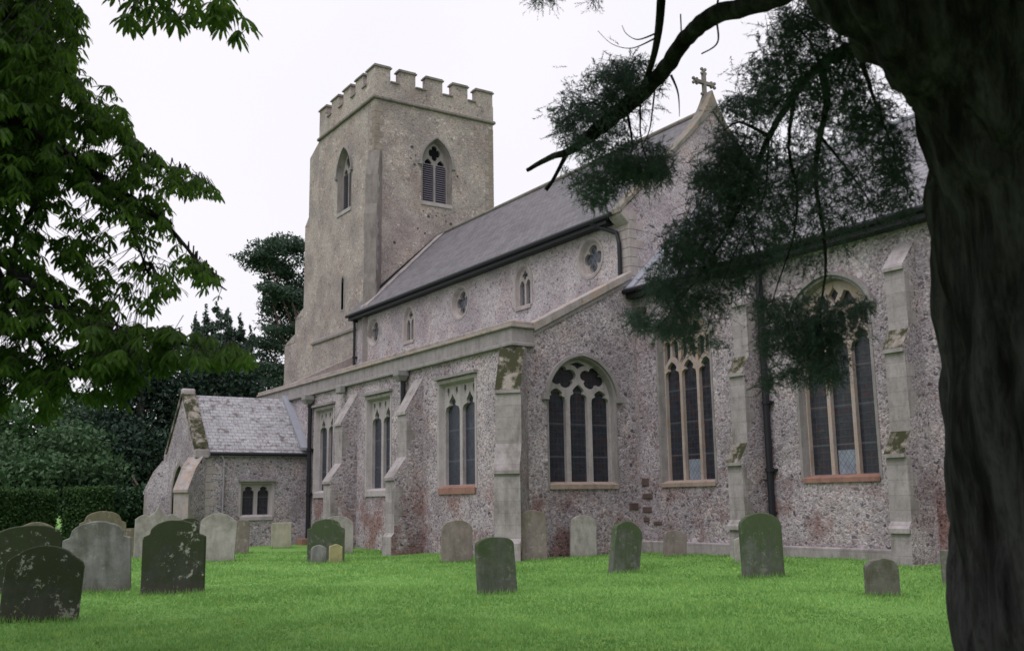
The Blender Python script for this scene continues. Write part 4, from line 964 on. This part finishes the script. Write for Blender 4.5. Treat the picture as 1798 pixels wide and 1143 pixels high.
n=len(me.vertices); co=np.empty(n*3,dtype=np.float32); me.vertices.foreach_get('co',co); co=co.reshape(-1,3)
nr_=np.empty(n*3,dtype=np.float32); me.vertices.foreach_get('normal',nr_); nr_=nr_.reshape(-1,3)
ax0=Vector(main[5][:3])
for i in range(n):
    p=Vector(co[i]); ang=math.atan2(p.y-ax0.y,p.x-ax0.x)
    q=Vector((math.cos(ang)*2.0,math.sin(ang)*2.0,p.z*.33))
    w_=Vector((p.x*3.4,p.y*3.4,p.z*.9))
    dsp=.06*(abs(noise.noise(w_*1.5+Vector((.5*noise.noise(p*1.3),0,0)))*2)-.4)+.03*(noise.noise(q*1.6))+.032*noise.noise(Vector((p.x*11,p.y*11,p.z*1.8)))+.016*noise.noise(Vector((p.x*24,p.y*24,p.z*6)))
    co[i]+=nr_[i]*dsp
me.vertices.foreach_set('co',co.ravel()); me.polygons.foreach_set('use_smooth',[True]*len(me.polygons)); me.update()
link('trunk',me,M['bark_near'],near)
def pxpath(rows): return [(*at(px,py,d),r) for px,py,d,r in rows]
def branch(rows,name='limb',n=10,parent=None,wob=.0,mb=None):
    P=catmull(pxpath(rows),6); b=mb or MB(); rr=random.Random(len(rows)*7+int(rows[0][0]))
    pts=[(p[0]+rr.uniform(-1,1)*wob*p[3],p[1]+rr.uniform(-1,1)*wob*p[3],p[2]+rr.uniform(-1,1)*wob*p[3]) for p in P]
    b.tube(pts,[max(.002,p[3]) for p in P],n)
    if mb is None: return b.build(name,M['bark_near'],parent,smooth=True)
big=branch([(1560,-150,4.9,.12),(1440,-60,5.1,.10),(1340,2,5.5,.056),(1255,26,5.8,.052),(1210,62,6.0,.049),(1170,118,6.2,.049),(1125,165,6.4,.050),(1075,205,6.6,.052),(1040,235,6.7,.045),(1000,265,6.8,.027),(965,277,6.9,.02),(926,299,7.0,.014)],parent=near,wob=.12)
branch([(997,266,6.8,.02),(985,290,6.8,.014),(970,318,6.8,.013),(958,334,6.8,.016)],'twig',n=6,parent=near)
branch([(1162,-20,6.3,.028),(1158,40,6.3,.025),(1150,90,6.25,.02),(1138,130,6.3,.018),(1128,155,6.4,.015)],'twig',n=6,parent=near)
branch([(1262,-10,6.0,.006),(1258,30,6.0,.006),(1260,75,6.0,.005),(1232,95,6.1,.005)],'twig',n=4,parent=near)
branch([(1178,132,6.2,.008),(1188,155,6.2,.006),(1192,175,6.2,.004),(1193,205,6.2,.002)],'twig',n=4,parent=near)
branch([(1150,60,6.25,.006),(1120,70,6.3,.004),(1100,60,6.4,.003),(1092,45,6.4,.002)],'twig',n=4,parent=near)
branch([(1150,68,6.25,.006),(1110,85,6.3,.003),(1075,78,6.4,.0025),(1050,55,6.5,.002)],'twig',n=4,parent=near)
branch([(1195,25,6.2,.004),(1196,55,6.2,.004),(1196,95,6.2,.003)],'twig',n=4,parent=near)
branch([(1150,155,6.4,.006),(1146,190,6.4,.005),(1140,230,6.4,.004),(1125,262,6.4,.002)],'twig',n=4,parent=near)
# drooping limbs carrying the needle curtains
paths=[
 [(1620,40,4.9,.07),(1505,82,5.3,.055),(1440,115,5.6,.045),(1395,165,5.9,.035),(1350,240,6.1,.028),(1318,320,6.2,.022),(1270,420,6.3,.016),(1215,500,6.4,.010),(1160,570,6.5,.005)],
 [(1440,115,5.6,.04),(1452,180,5.6,.03),(1440,240,5.6,.025),(1432,320,5.6,.02),(1445,400,5.6,.016),(1450,470,5.6,.012),(1440,560,5.6,.007),(1450,640,5.6,.004)],
 [(1395,165,5.9,.02),(1385,260,5.8,.014),(1400,340,5.8,.012),(1392,420,5.8,.009),(1365,500,5.8,.006),(1345,570,5.8,.004)],
 [(1350,240,6.1,.02),(1300,215,6.1,.012),(1270,230,6.2,.006)],
 [(1440,115,5.6,.02),(1420,70,5.6,.012),(1390,40,5.6,.007),(1400,10,5.6,.004)],
 [(1505,82,5.3,.03),(1530,160,5.3,.014),(1560,240,5.4,.009),(1590,310,5.5,.005)],
 [(1318,320,6.2,.015),(1270,330,6.3,.009),(1225,360,6.4,.006),(1185,440,6.4,.004)],
 [(1440,240,5.6,.014),(1490,300,5.6,.009),(1530,360,5.6,.006),(1545,400,5.6,.003)],
 [(1300,330,6.3,.012),(1320,420,6.3,.009),(1335,470,6.3,.005),(1330,540,6.3,.003)],
 [(1350,250,6.1,.012),(1340,350,6.2,.009),(1300,420,6.2,.007),(1260,520,6.3,.004),(1235,600,6.3,.003)],
 [(1075,205,6.6,.02),(1040,180,6.7,.012),(1005,200,6.8,.006)],
 [(1110,180,6.5,.02),(1090,140,6.6,.01),(1080,110,6.7,.005)],
 [(1100,190,6.5,.014),(1110,260,6.5,.010),(1090,310,6.5,.006),(1060,345,6.5,.004)],
 [(1125,165,6.5,.01),(1125,240,6.4,.008),(1140,290,6.4,.006),(1160,315,6.4,.003)],
]
for rows in paths: branch([(a,b_,c_,(d_*.62 if d_<.05 else d_*.8)) for a,b_,c_,d_ in rows],'branch',n=6,parent=near,wob=.25)
# needle sprays in lobes around those branches  (cx,cy,rx,ry,angle,dist,count)
lobes=[(1075,140,55,38,0,6.6,520),(1010,200,38,45,.2,6.8,420),(1020,245,32,28,0,6.8,170),(1120,150,40,42,0,6.5,260),(1060,185,50,35,0,6.6,300),(1060,240,45,22,-.5,6.7,120),
 (1110,290,62,38,0,6.45,620),(1050,310,48,38,0,6.5,420),(1150,285,30,30,0,6.4,200),(1035,345,30,14,0,6.5,90),(1080,255,60,20,0,6.5,120),
 (1395,80,75,55,-.5,5.7,560),(1350,150,60,55,-.4,6.0,520),(1470,110,55,75,.2,5.5,420),(1420,30,45,30,0,5.7,200),(1450,180,90,60,0,5.7,520),(1310,190,45,28,0,6.2,230),
 (1290,270,60,55,0,6.3,900),(1265,340,58,60,0,6.35,900),(1235,310,32,22,0,6.4,140),(1320,330,60,85,0,6.2,900),(1230,420,55,55,0,6.4,800),(1190,455,40,40,.3,6.45,420),(1270,480,55,60,.4,6.35,620),(1200,530,55,40,.5,6.45,480),(1145,565,50,16,.15,6.5,260),(1215,590,45,22,.3,6.4,160),(1160,500,30,30,0,6.45,150),
 (1390,300,80,75,0,5.9,620),(1510,200,50,60,0,5.4,300),(1480,330,80,70,0,5.6,330),(1560,300,45,55,0,5.4,170),(1400,400,75,70,0,5.8,330),(1500,390,45,40,0,5.6,100),(1340,430,40,60,0,6.2,260),
 (1560,230,50,60,0,5.4,260),(1580,340,35,40,0,5.4,120),(1430,600,42,55,0,5.7,520),(1395,560,50,55,.2,5.8,380),(1460,560,48,45,0,5.6,260),(1400,650,24,24,0,5.7,90),(1340,540,32,26,.2,5.9,110),(1355,600,18,60,0,5.9,120),(1345,655,14,22,0,5.9,50),(1455,640,25,25,0,5.6,120),(1510,530,22,25,0,5.6,60),
 (960,-5,40,8,0,6.8,40),(1045,0,12,8,0,6.8,16)]
def sprays(lobes,mat,seed,spray_len=.085,needles=15,nl=.021,nw=.0025,clus=True,name='foliage',parent=None,tw_r=.0012):
    rng=np.random.default_rng(seed); T=[]; tw=MB()
    for cx,cy,rx,ry,an,d,cnt in lobes:
        cnt=int(min(cnt,620)*1.15); nc=max(3,cnt//14)
        cc=rng.normal(size=(nc,2))*.5; cc/=np.maximum(1,np.linalg.norm(cc,axis=1)/.92)[:,None]; cd_=rng.normal(size=nc)*.16
        for i in range(cnt):
            k=rng.integers(nc); off=rng.normal(size=2)*.22; ux=cc[k,0]+off[0]; uy=cc[k,1]+off[1]
            X=ux*rx*math.cos(an)-uy*ry*math.sin(an); Y=ux*rx*math.sin(an)+uy*ry*math.cos(an)
            p=at(cx+X,cy+Y,d+cd_[k]+rng.normal()*.07)
            dr=Vector((rng.normal()*.7,rng.normal()*.7,rng.normal()*.5-.25)).normalized()
            L=spray_len*(.6+.8*rng.random()); sag=Vector((0,0,-.25*L)); side=dr.orthogonal().normalized(); up=dr.cross(side)
            q=p+dr*L+sag
            T.append((p-side*tw_r,p+side*tw_r,q))
            for j in range(needles):
                t=(j+.5)/needles; b0=p.lerp(q,t); a_=rng.random()*2*PI; nd=(dr*.75+(side*math.cos(a_)+up*math.sin(a_))).normalized(); l=nl*(.7+.6*rng.random())
                w_=nd.cross(dr); 
                if w_.length<1e-4: w_=side
                w_=w_.normalized()*nw
                T.append((b0-w_,b0+w_,b0+nd*l))
    return tri_mesh(name,np.array(T,dtype=np.float32).reshape(-1,3,3),3,mat,parent)
sprays(lobes,M['needle'],61,parent=near)
# unseen leaf lobes above and behind the picture, added to shade the trunk
rng=np.random.default_rng(5); cs=[];rs=[]; nb=near.location
for k in range(110):
    a_=rng.uniform(0,2*PI); r=rng.uniform(.5,6.5); p=[max(nb.x-1.2,nb.x+1.8+math.cos(a_)*r),nb.y-.6+math.sin(a_)*r,rng.uniform(3.3,8)]
    cs.append(p); rs.append([1.1,1.1,.7])
for k in range(26):
    r=ray(1980+rng.uniform(0,900),rng.uniform(-300,900)); p=CAM+r*rng.uniform(6.5,9.5); cs.append(list(p)); rs.append([.9,.9,.9])
for k in range(50):  # low bush lobes, also unseen, added to darken the trunk
    a_=rng.uniform(rad(-75),rad(75)); r=rng.uniform(3,7); p=[nb.x+2.+math.cos(a_)*r,nb.y+math.sin(a_)*r,rng.uniform(.3,4)]; cs.append(p); rs.append([1.,1.,1.])
V=leaf_cloud(rng,cs,rs,80000,.15); 
pc_=V.mean(1)-np.array(CAM); cc_=pc_@np.array(ROT); px_=CX+F_PX*cc_[:,0]/-cc_[:,2]; py_=CY-F_PX*cc_[:,1]/-cc_[:,2]
vis=(cc_[:,2]<0)&(px_>-60)&(px_<2060)&(py_>-120)&(py_<1250) | (np.linalg.norm(pc_,axis=1)<2.2)
tri_mesh('crown',V[~vis],4,M['needle'],near)

# ---- near chestnut on the left
ch=empty('chestnut_tree',(at(-700,900,8.5).x,at(-700,900,8.5).y,0),'leafy chestnut tree overhanging the left side with large fingered leaves','tree')
rt=(ROT@Vector((1,0,0)))
tb=MB(); o=ch.location
tb.tube([(o.x,o.y,-.2),(o.x+.05,o.y,1.5),(o.x,o.y+.05,3.5),(o.x+.1,o.y,6.5)],[.5,.4,.36,.22],14)
tb.build('trunk',M['bark'],ch,smooth=True)
cl=[]  # limbs: px,py,dist,r
P0=(-640,200)
limbs=[
 [(-700,350,8.5,.2),(-300,200,8.2,.12),(-60,180,8.0,.07),(90,260,7.8,.045),(200,330,7.6,.03),(280,385,7.5,.02),(325,432,7.4,.013),(365,485,7.4,.009),(398,510,7.4,.005)],
 [(-700,300,8.5,.2),(-250,60,8.3,.12),(0,20,8.2,.06),(90,90,8.1,.04),(140,170,8.0,.025),(200,230,7.9,.016),(270,285,7.8,.010),(350,310,7.7,.005)],
 [(-700,500,8.4,.16),(-250,420,8.0,.09),(-20,450,7.6,.05),(80,520,7.3,.03),(170,585,7.0,.018),(300,600,6.8,.010),(410,620,6.7,.004)],
 [(-700,150,8.6,.2),(-250,-200,8.0,.1),(50,-180,7.6,.05),(220,-90,7.4,.03),(330,-30,7.3,.014),(400,5,7.3,.006)],
 [(-20,450,7.6,.04),(40,560,7.4,.02),(110,640,7.2,.012),(200,660,7.0,.006)],
 [(90,260,7.8,.03),(60,360,7.7,.02),(20,450,7.6,.012),(10,560,7.5,.007)],
 [(200,330,7.6,.02),(230,400,7.6,.012),(260,480,7.5,.006)],
]
lp=[]
for rows in limbs:
    branch(rows,'branch',n=7,parent=ch,wob=.15); lp+=[Vector(p[:3]) for p in catmull(pxpath(rows),6)]
lparr=np.array([tuple(p) for p in lp])
def leaflet(T,base,dirv,L,wd,sag,rng):
    side=dirv.cross(Vector((0,0,1))); 
    if side.length<1e-3: side=Vector((1,0,0))
    side=(side.normalized()+Vector((rng.normal(),rng.normal(),rng.normal()))*.35).normalized(); nrm=side.cross(dirv).normalized()
    ws=[.10,.55,.95,.75,0]; ts=[0,.3,.62,.85,1.0]; pts=[]
    prev=None
    for t,w_ in zip(ts,ws):
        c_=base+dirv*(L*t)+Vector((0,0,-sag*L*t*t)); a_=c_-side*(w_*wd/2)+nrm*(w_*wd*.16); b_=c_+side*(w_*wd/2)+nrm*(w_*wd*.16)
        if prev: T.append((prev[0],prev[2],c_,a_)); T.append((prev[2],prev[1],b_,c_))
        prev=(a_,b_,c_)
def chestnut(regions,seed):
    rng=np.random.default_rng(seed); T=[]; tw=MB()
    for poly,cnt,dm,ds,scale in regions:
        gap=0 if cnt>1000 else 6
        cnt=int(cnt*(3.0 if cnt>1000 else 1.9 if cnt>60 else 1.5))
        xs_=[p[0] for p in poly]; ys_=[p[1] for p in poly]; k=0
        while k<cnt:
            x=rng.uniform(min(xs_),max(xs_)); y=rng.uniform(min(ys_),max(ys_)); ins=False; j=len(poly)-1
            for i in range(len(poly)):
                if (poly[i][1]>y)!=(poly[j][1]>y) and x<(poly[j][0]-poly[i][0])*(y-poly[i][1])/(poly[j][1]-poly[i][1])+poly[i][0]: ins=not ins
                j=i
            if not ins: continue
            if noise.noise(Vector((x/38,y/38,seed)))<-.12+gap*.01 and rng.random()<.9: k+=.25; continue
            k+=1
            d=dm+rng.normal()*ds; p=at(x,y,max(5.2,d)); L=(.065+.04*rng.random())*scale
            az=rng.uniform(0,2*PI); nl=rng.integers(5,8); hang=rng.uniform(.35,1.0)
            ax=Vector((math.cos(az),math.sin(az),0))
            for q in range(nl):
                t=(q-(nl-1)/2)/(nl-1)*2; a2=az+t*1.9; dv_=Vector((math.cos(a2),math.sin(a2),-hang*(.7+.3*rng.random()))).normalized()
                leaflet(T,p,dv_,L*(1-.35*abs(t)),L*.27,.35+.2*rng.random(),rng)
            # leaf stalk up towards the nearest twig
            pa=np.array(tuple(p)); dd=((lparr-pa)**2).sum(1); nbp=Vector(lparr[dd.argmin()]); v_=(nbp-p); ln=min(v_.length,.22); 
            e=p+v_.normalized()*ln*.6+Vector((0,0,.04)); tw.tube([p,e],[.0022,.003],3,cap=False)
            if rng.random()<.3 and v_.length<.3: m_=e.lerp(nbp,.5)+Vector((0,0,.06)); tw.tube([e,m_,nbp],[.004,.005,.006],4,cap=False)
    tri_mesh('foliage',np.array([[tuple(v) for v in f] for f in T],dtype=np.float32),4,M['leaf_chestnut'],ch)
    tw.build('twigs',M['bark_near'],ch,recalc=False)
regions=[
 ([(-160,-120),(110,-120),(125,40),(150,110),(130,150),(150,190),(170,260),(140,330),(-160,360)],1150,8.2,.7,1.0),
 ([(100,20),(140,0),(150,70),(160,100),(140,120),(100,90)],40,8.1,.3,1.0),
 ([(140,140),(200,150),(235,230),(290,285),(350,300),(385,330),(380,348),(330,340),(270,325),(300,370),(240,400),(150,330)],260,7.8,.35,.95),
 ([(-160,300),(150,300),(290,380),(320,430),(370,480),(400,520),(380,530),(330,490),(300,520),(250,560),(-160,560)],520,7.6,.5,1.0),
 ([(-160,520),(240,540),(250,590),(200,640),(60,700),(-160,700)],480,7.3,.45,1.0),
 ([(150,560),(300,570),(430,605),(445,630),(400,640),(330,625),(260,650),(215,700),(160,670)],150,6.7,.3,1.25),
 ([(60,640),(220,640),(215,700),(120,700)],50,7.0,.3,1.0),
 ([(300,420),(335,425),(375,470),(412,520),(405,545),(380,520),(340,480),(300,450)],34,7.4,.1,.75),
 ([(120,150),(160,130),(230,230),(300,290),(280,310),(200,250)],40,7.9,.2,.8),
 ([(200,-60),(430,-60),(440,20),(445,60),(410,60),(330,40),(225,45),(200,0)],60,7.3,.25,1.35),
 ([(-160,660),(120,660),(90,730),(-160,740)],90,7.3,.4,1.0),
]
chestnut(regions,9)
# rest of the chestnut crown above the picture: shades it from above
rng=np.random.default_rng(8); cs=[];rs=[]; nb=ch.location
for k in range(90):
    a_=rng.uniform(0,2*PI); r=rng.uniform(0,6.5)**1; p=[nb.x+math.cos(a_)*r,nb.y+math.sin(a_)*r,rng.uniform(3.2,9.5)]; cs.append(p); rs.append([1.2,1.2,.9])
V=leaf_cloud(rng,cs,rs,26000,.15)
pc_=V.mean(1)-np.array(CAM); cc_=pc_@np.array(ROT); px_=CX+F_PX*cc_[:,0]/-cc_[:,2]; py_=CY-F_PX*cc_[:,1]/-cc_[:,2]
vis=(cc_[:,2]<0)&(px_>-40)&(px_<1900)&(py_>-40)&(py_<1250) | (V.mean(1)[:,2]<2.6)
ci=[];ri=[]
for k in range(46):
    p=at(rng.uniform(-260,70),rng.uniform(-260,330),rng.uniform(9.6,11.5)); ci.append(list(p)); ri.append([.42,.42,.38])
V2=leaf_cloud(rng,ci,ri,9000,.075)
tri_mesh('crown',np.concatenate([V[~vis],V2]),4,M['leaf_chestnut'],ch)

def tufts():
    rng=np.random.default_rng(77); T=[]
    spots=[]
    for o_ in list(C.objects):
        if o_.name.startswith('gravestone'):
            bb=[o_.matrix_basis@Vector(c_) for c_ in o_.bound_box]; cx_=o_.location.x; cy_=o_.location.y
            ys_=[v.co.y for v in o_.data.vertices]; hw=max(ys_); a_=o_.rotation_euler.z; sd_=Vector((-math.sin(a_),math.cos(a_),0)); fd=Vector((math.cos(a_),math.sin(a_),0))
            for k in range(int(480*hw)):
                q=Vector((cx_,cy_,0))+sd_*rng.uniform(-hw-.04,hw+.04)+fd*(.09+abs(rng.normal())*.05); spots.append((q.x,q.y,1.))
    for k in range(2500): spots.append((rng.uniform(-44,-23.5),15.36-abs(rng.normal())*.10,.8))
    for k in range(1500): spots.append((rng.uniform(-23.3,-9),19.84-abs(rng.normal())*.10,.8))
    for k in range(90):
        d_=rng.uniform(10.5,24); th=rng.uniform(0,rad(60)); cx_,cy_=-math.cos(th)*d_,math.sin(th)*d_
        for q in range(30): spots.append((cx_+rng.normal()*.14,cy_+rng.normal()*.14,.75))
    for x,y,k in spots:
        h=(.05+.09*rng.random())*k; yw=rng.uniform(0,PI); w_=.006; z=gz(x,y)-.005
        T.append(((x-math.cos(yw)*w_,y-math.sin(yw)*w_,z),(x+math.cos(yw)*w_,y+math.sin(yw)*w_,z),(x+rng.normal()*.03,y+rng.normal()*.03,z+h)))
    tag(tri_mesh('grass_tuft',np.array(T,dtype=np.float32),3,bpy.data.materials['grass_blade']),'longer tufts of grass round the gravestones and wall foot','grass',kind='stuff')
tufts()
def specks():
    rng=np.random.default_rng(5); T=[]
    for g_ in range(34):
        d_=rng.uniform(10.5,26); th=rng.uniform(rad(2),rad(58)); cx_,cy_=-math.cos(th)*d_,math.sin(th)*d_
        for q in range(rng.integers(4,16)):
            x=cx_+rng.normal()*.35; y=cy_+rng.normal()*.35; z=gz(x,y)+.045+.02*rng.random(); a=.007+.004*rng.random()
            T.append(((x-a,y,z),(x,y-a,z),(x+a,y,z+.004),(x,y+a,z+.004)))
    m=NT('clover_flower'); ge=m.n('ShaderNodeNewGeometry'); m.col(m.ramp(ge.outputs['Random Per Island'],[(0.,(.55,.56,.48)),(.72,(.62,.55,.12))],'CONSTANT'))
    tag(tri_mesh('clover',np.array(T,dtype=np.float32),4,m.mat),'tiny white and yellow flowers scattered through the lawn','flowers',kind='stuff')
specks()
# weeds in the grass
def weed(x,y,label,seed):
    rng=np.random.default_rng(seed); T=[]; z=gz(x,y)
    for k in range(16):
        a_=rng.uniform(0,2*PI); p=Vector((x+rng.normal()*.06,y+rng.normal()*.06,z+.03+rng.random()*.10)); leaflet(T,p,Vector((math.cos(a_),math.sin(a_),.4)).normalized(),.06,.03,.5,rng)
        T.append((Vector((x,y,z)),Vector((x+.006,y,z)),p+Vector((.002,0,0)),p))
    tag(tri_mesh('weed',np.array([[tuple(v) for v in f] for f in T],dtype=np.float32),4,M['weed']),label,'weed','small weeds in the grass')
weed(*gat(212,17.5).xy,'yellow green weed in front of the large grey gravestone',1)
weed(*gat(190,13.2).xy,'small weed in the front grass right of the nearest gravestone',2)
weed(*gat(428,14.2).xy,'yellowish weed on the lawn right of the blackish gravestone',3)
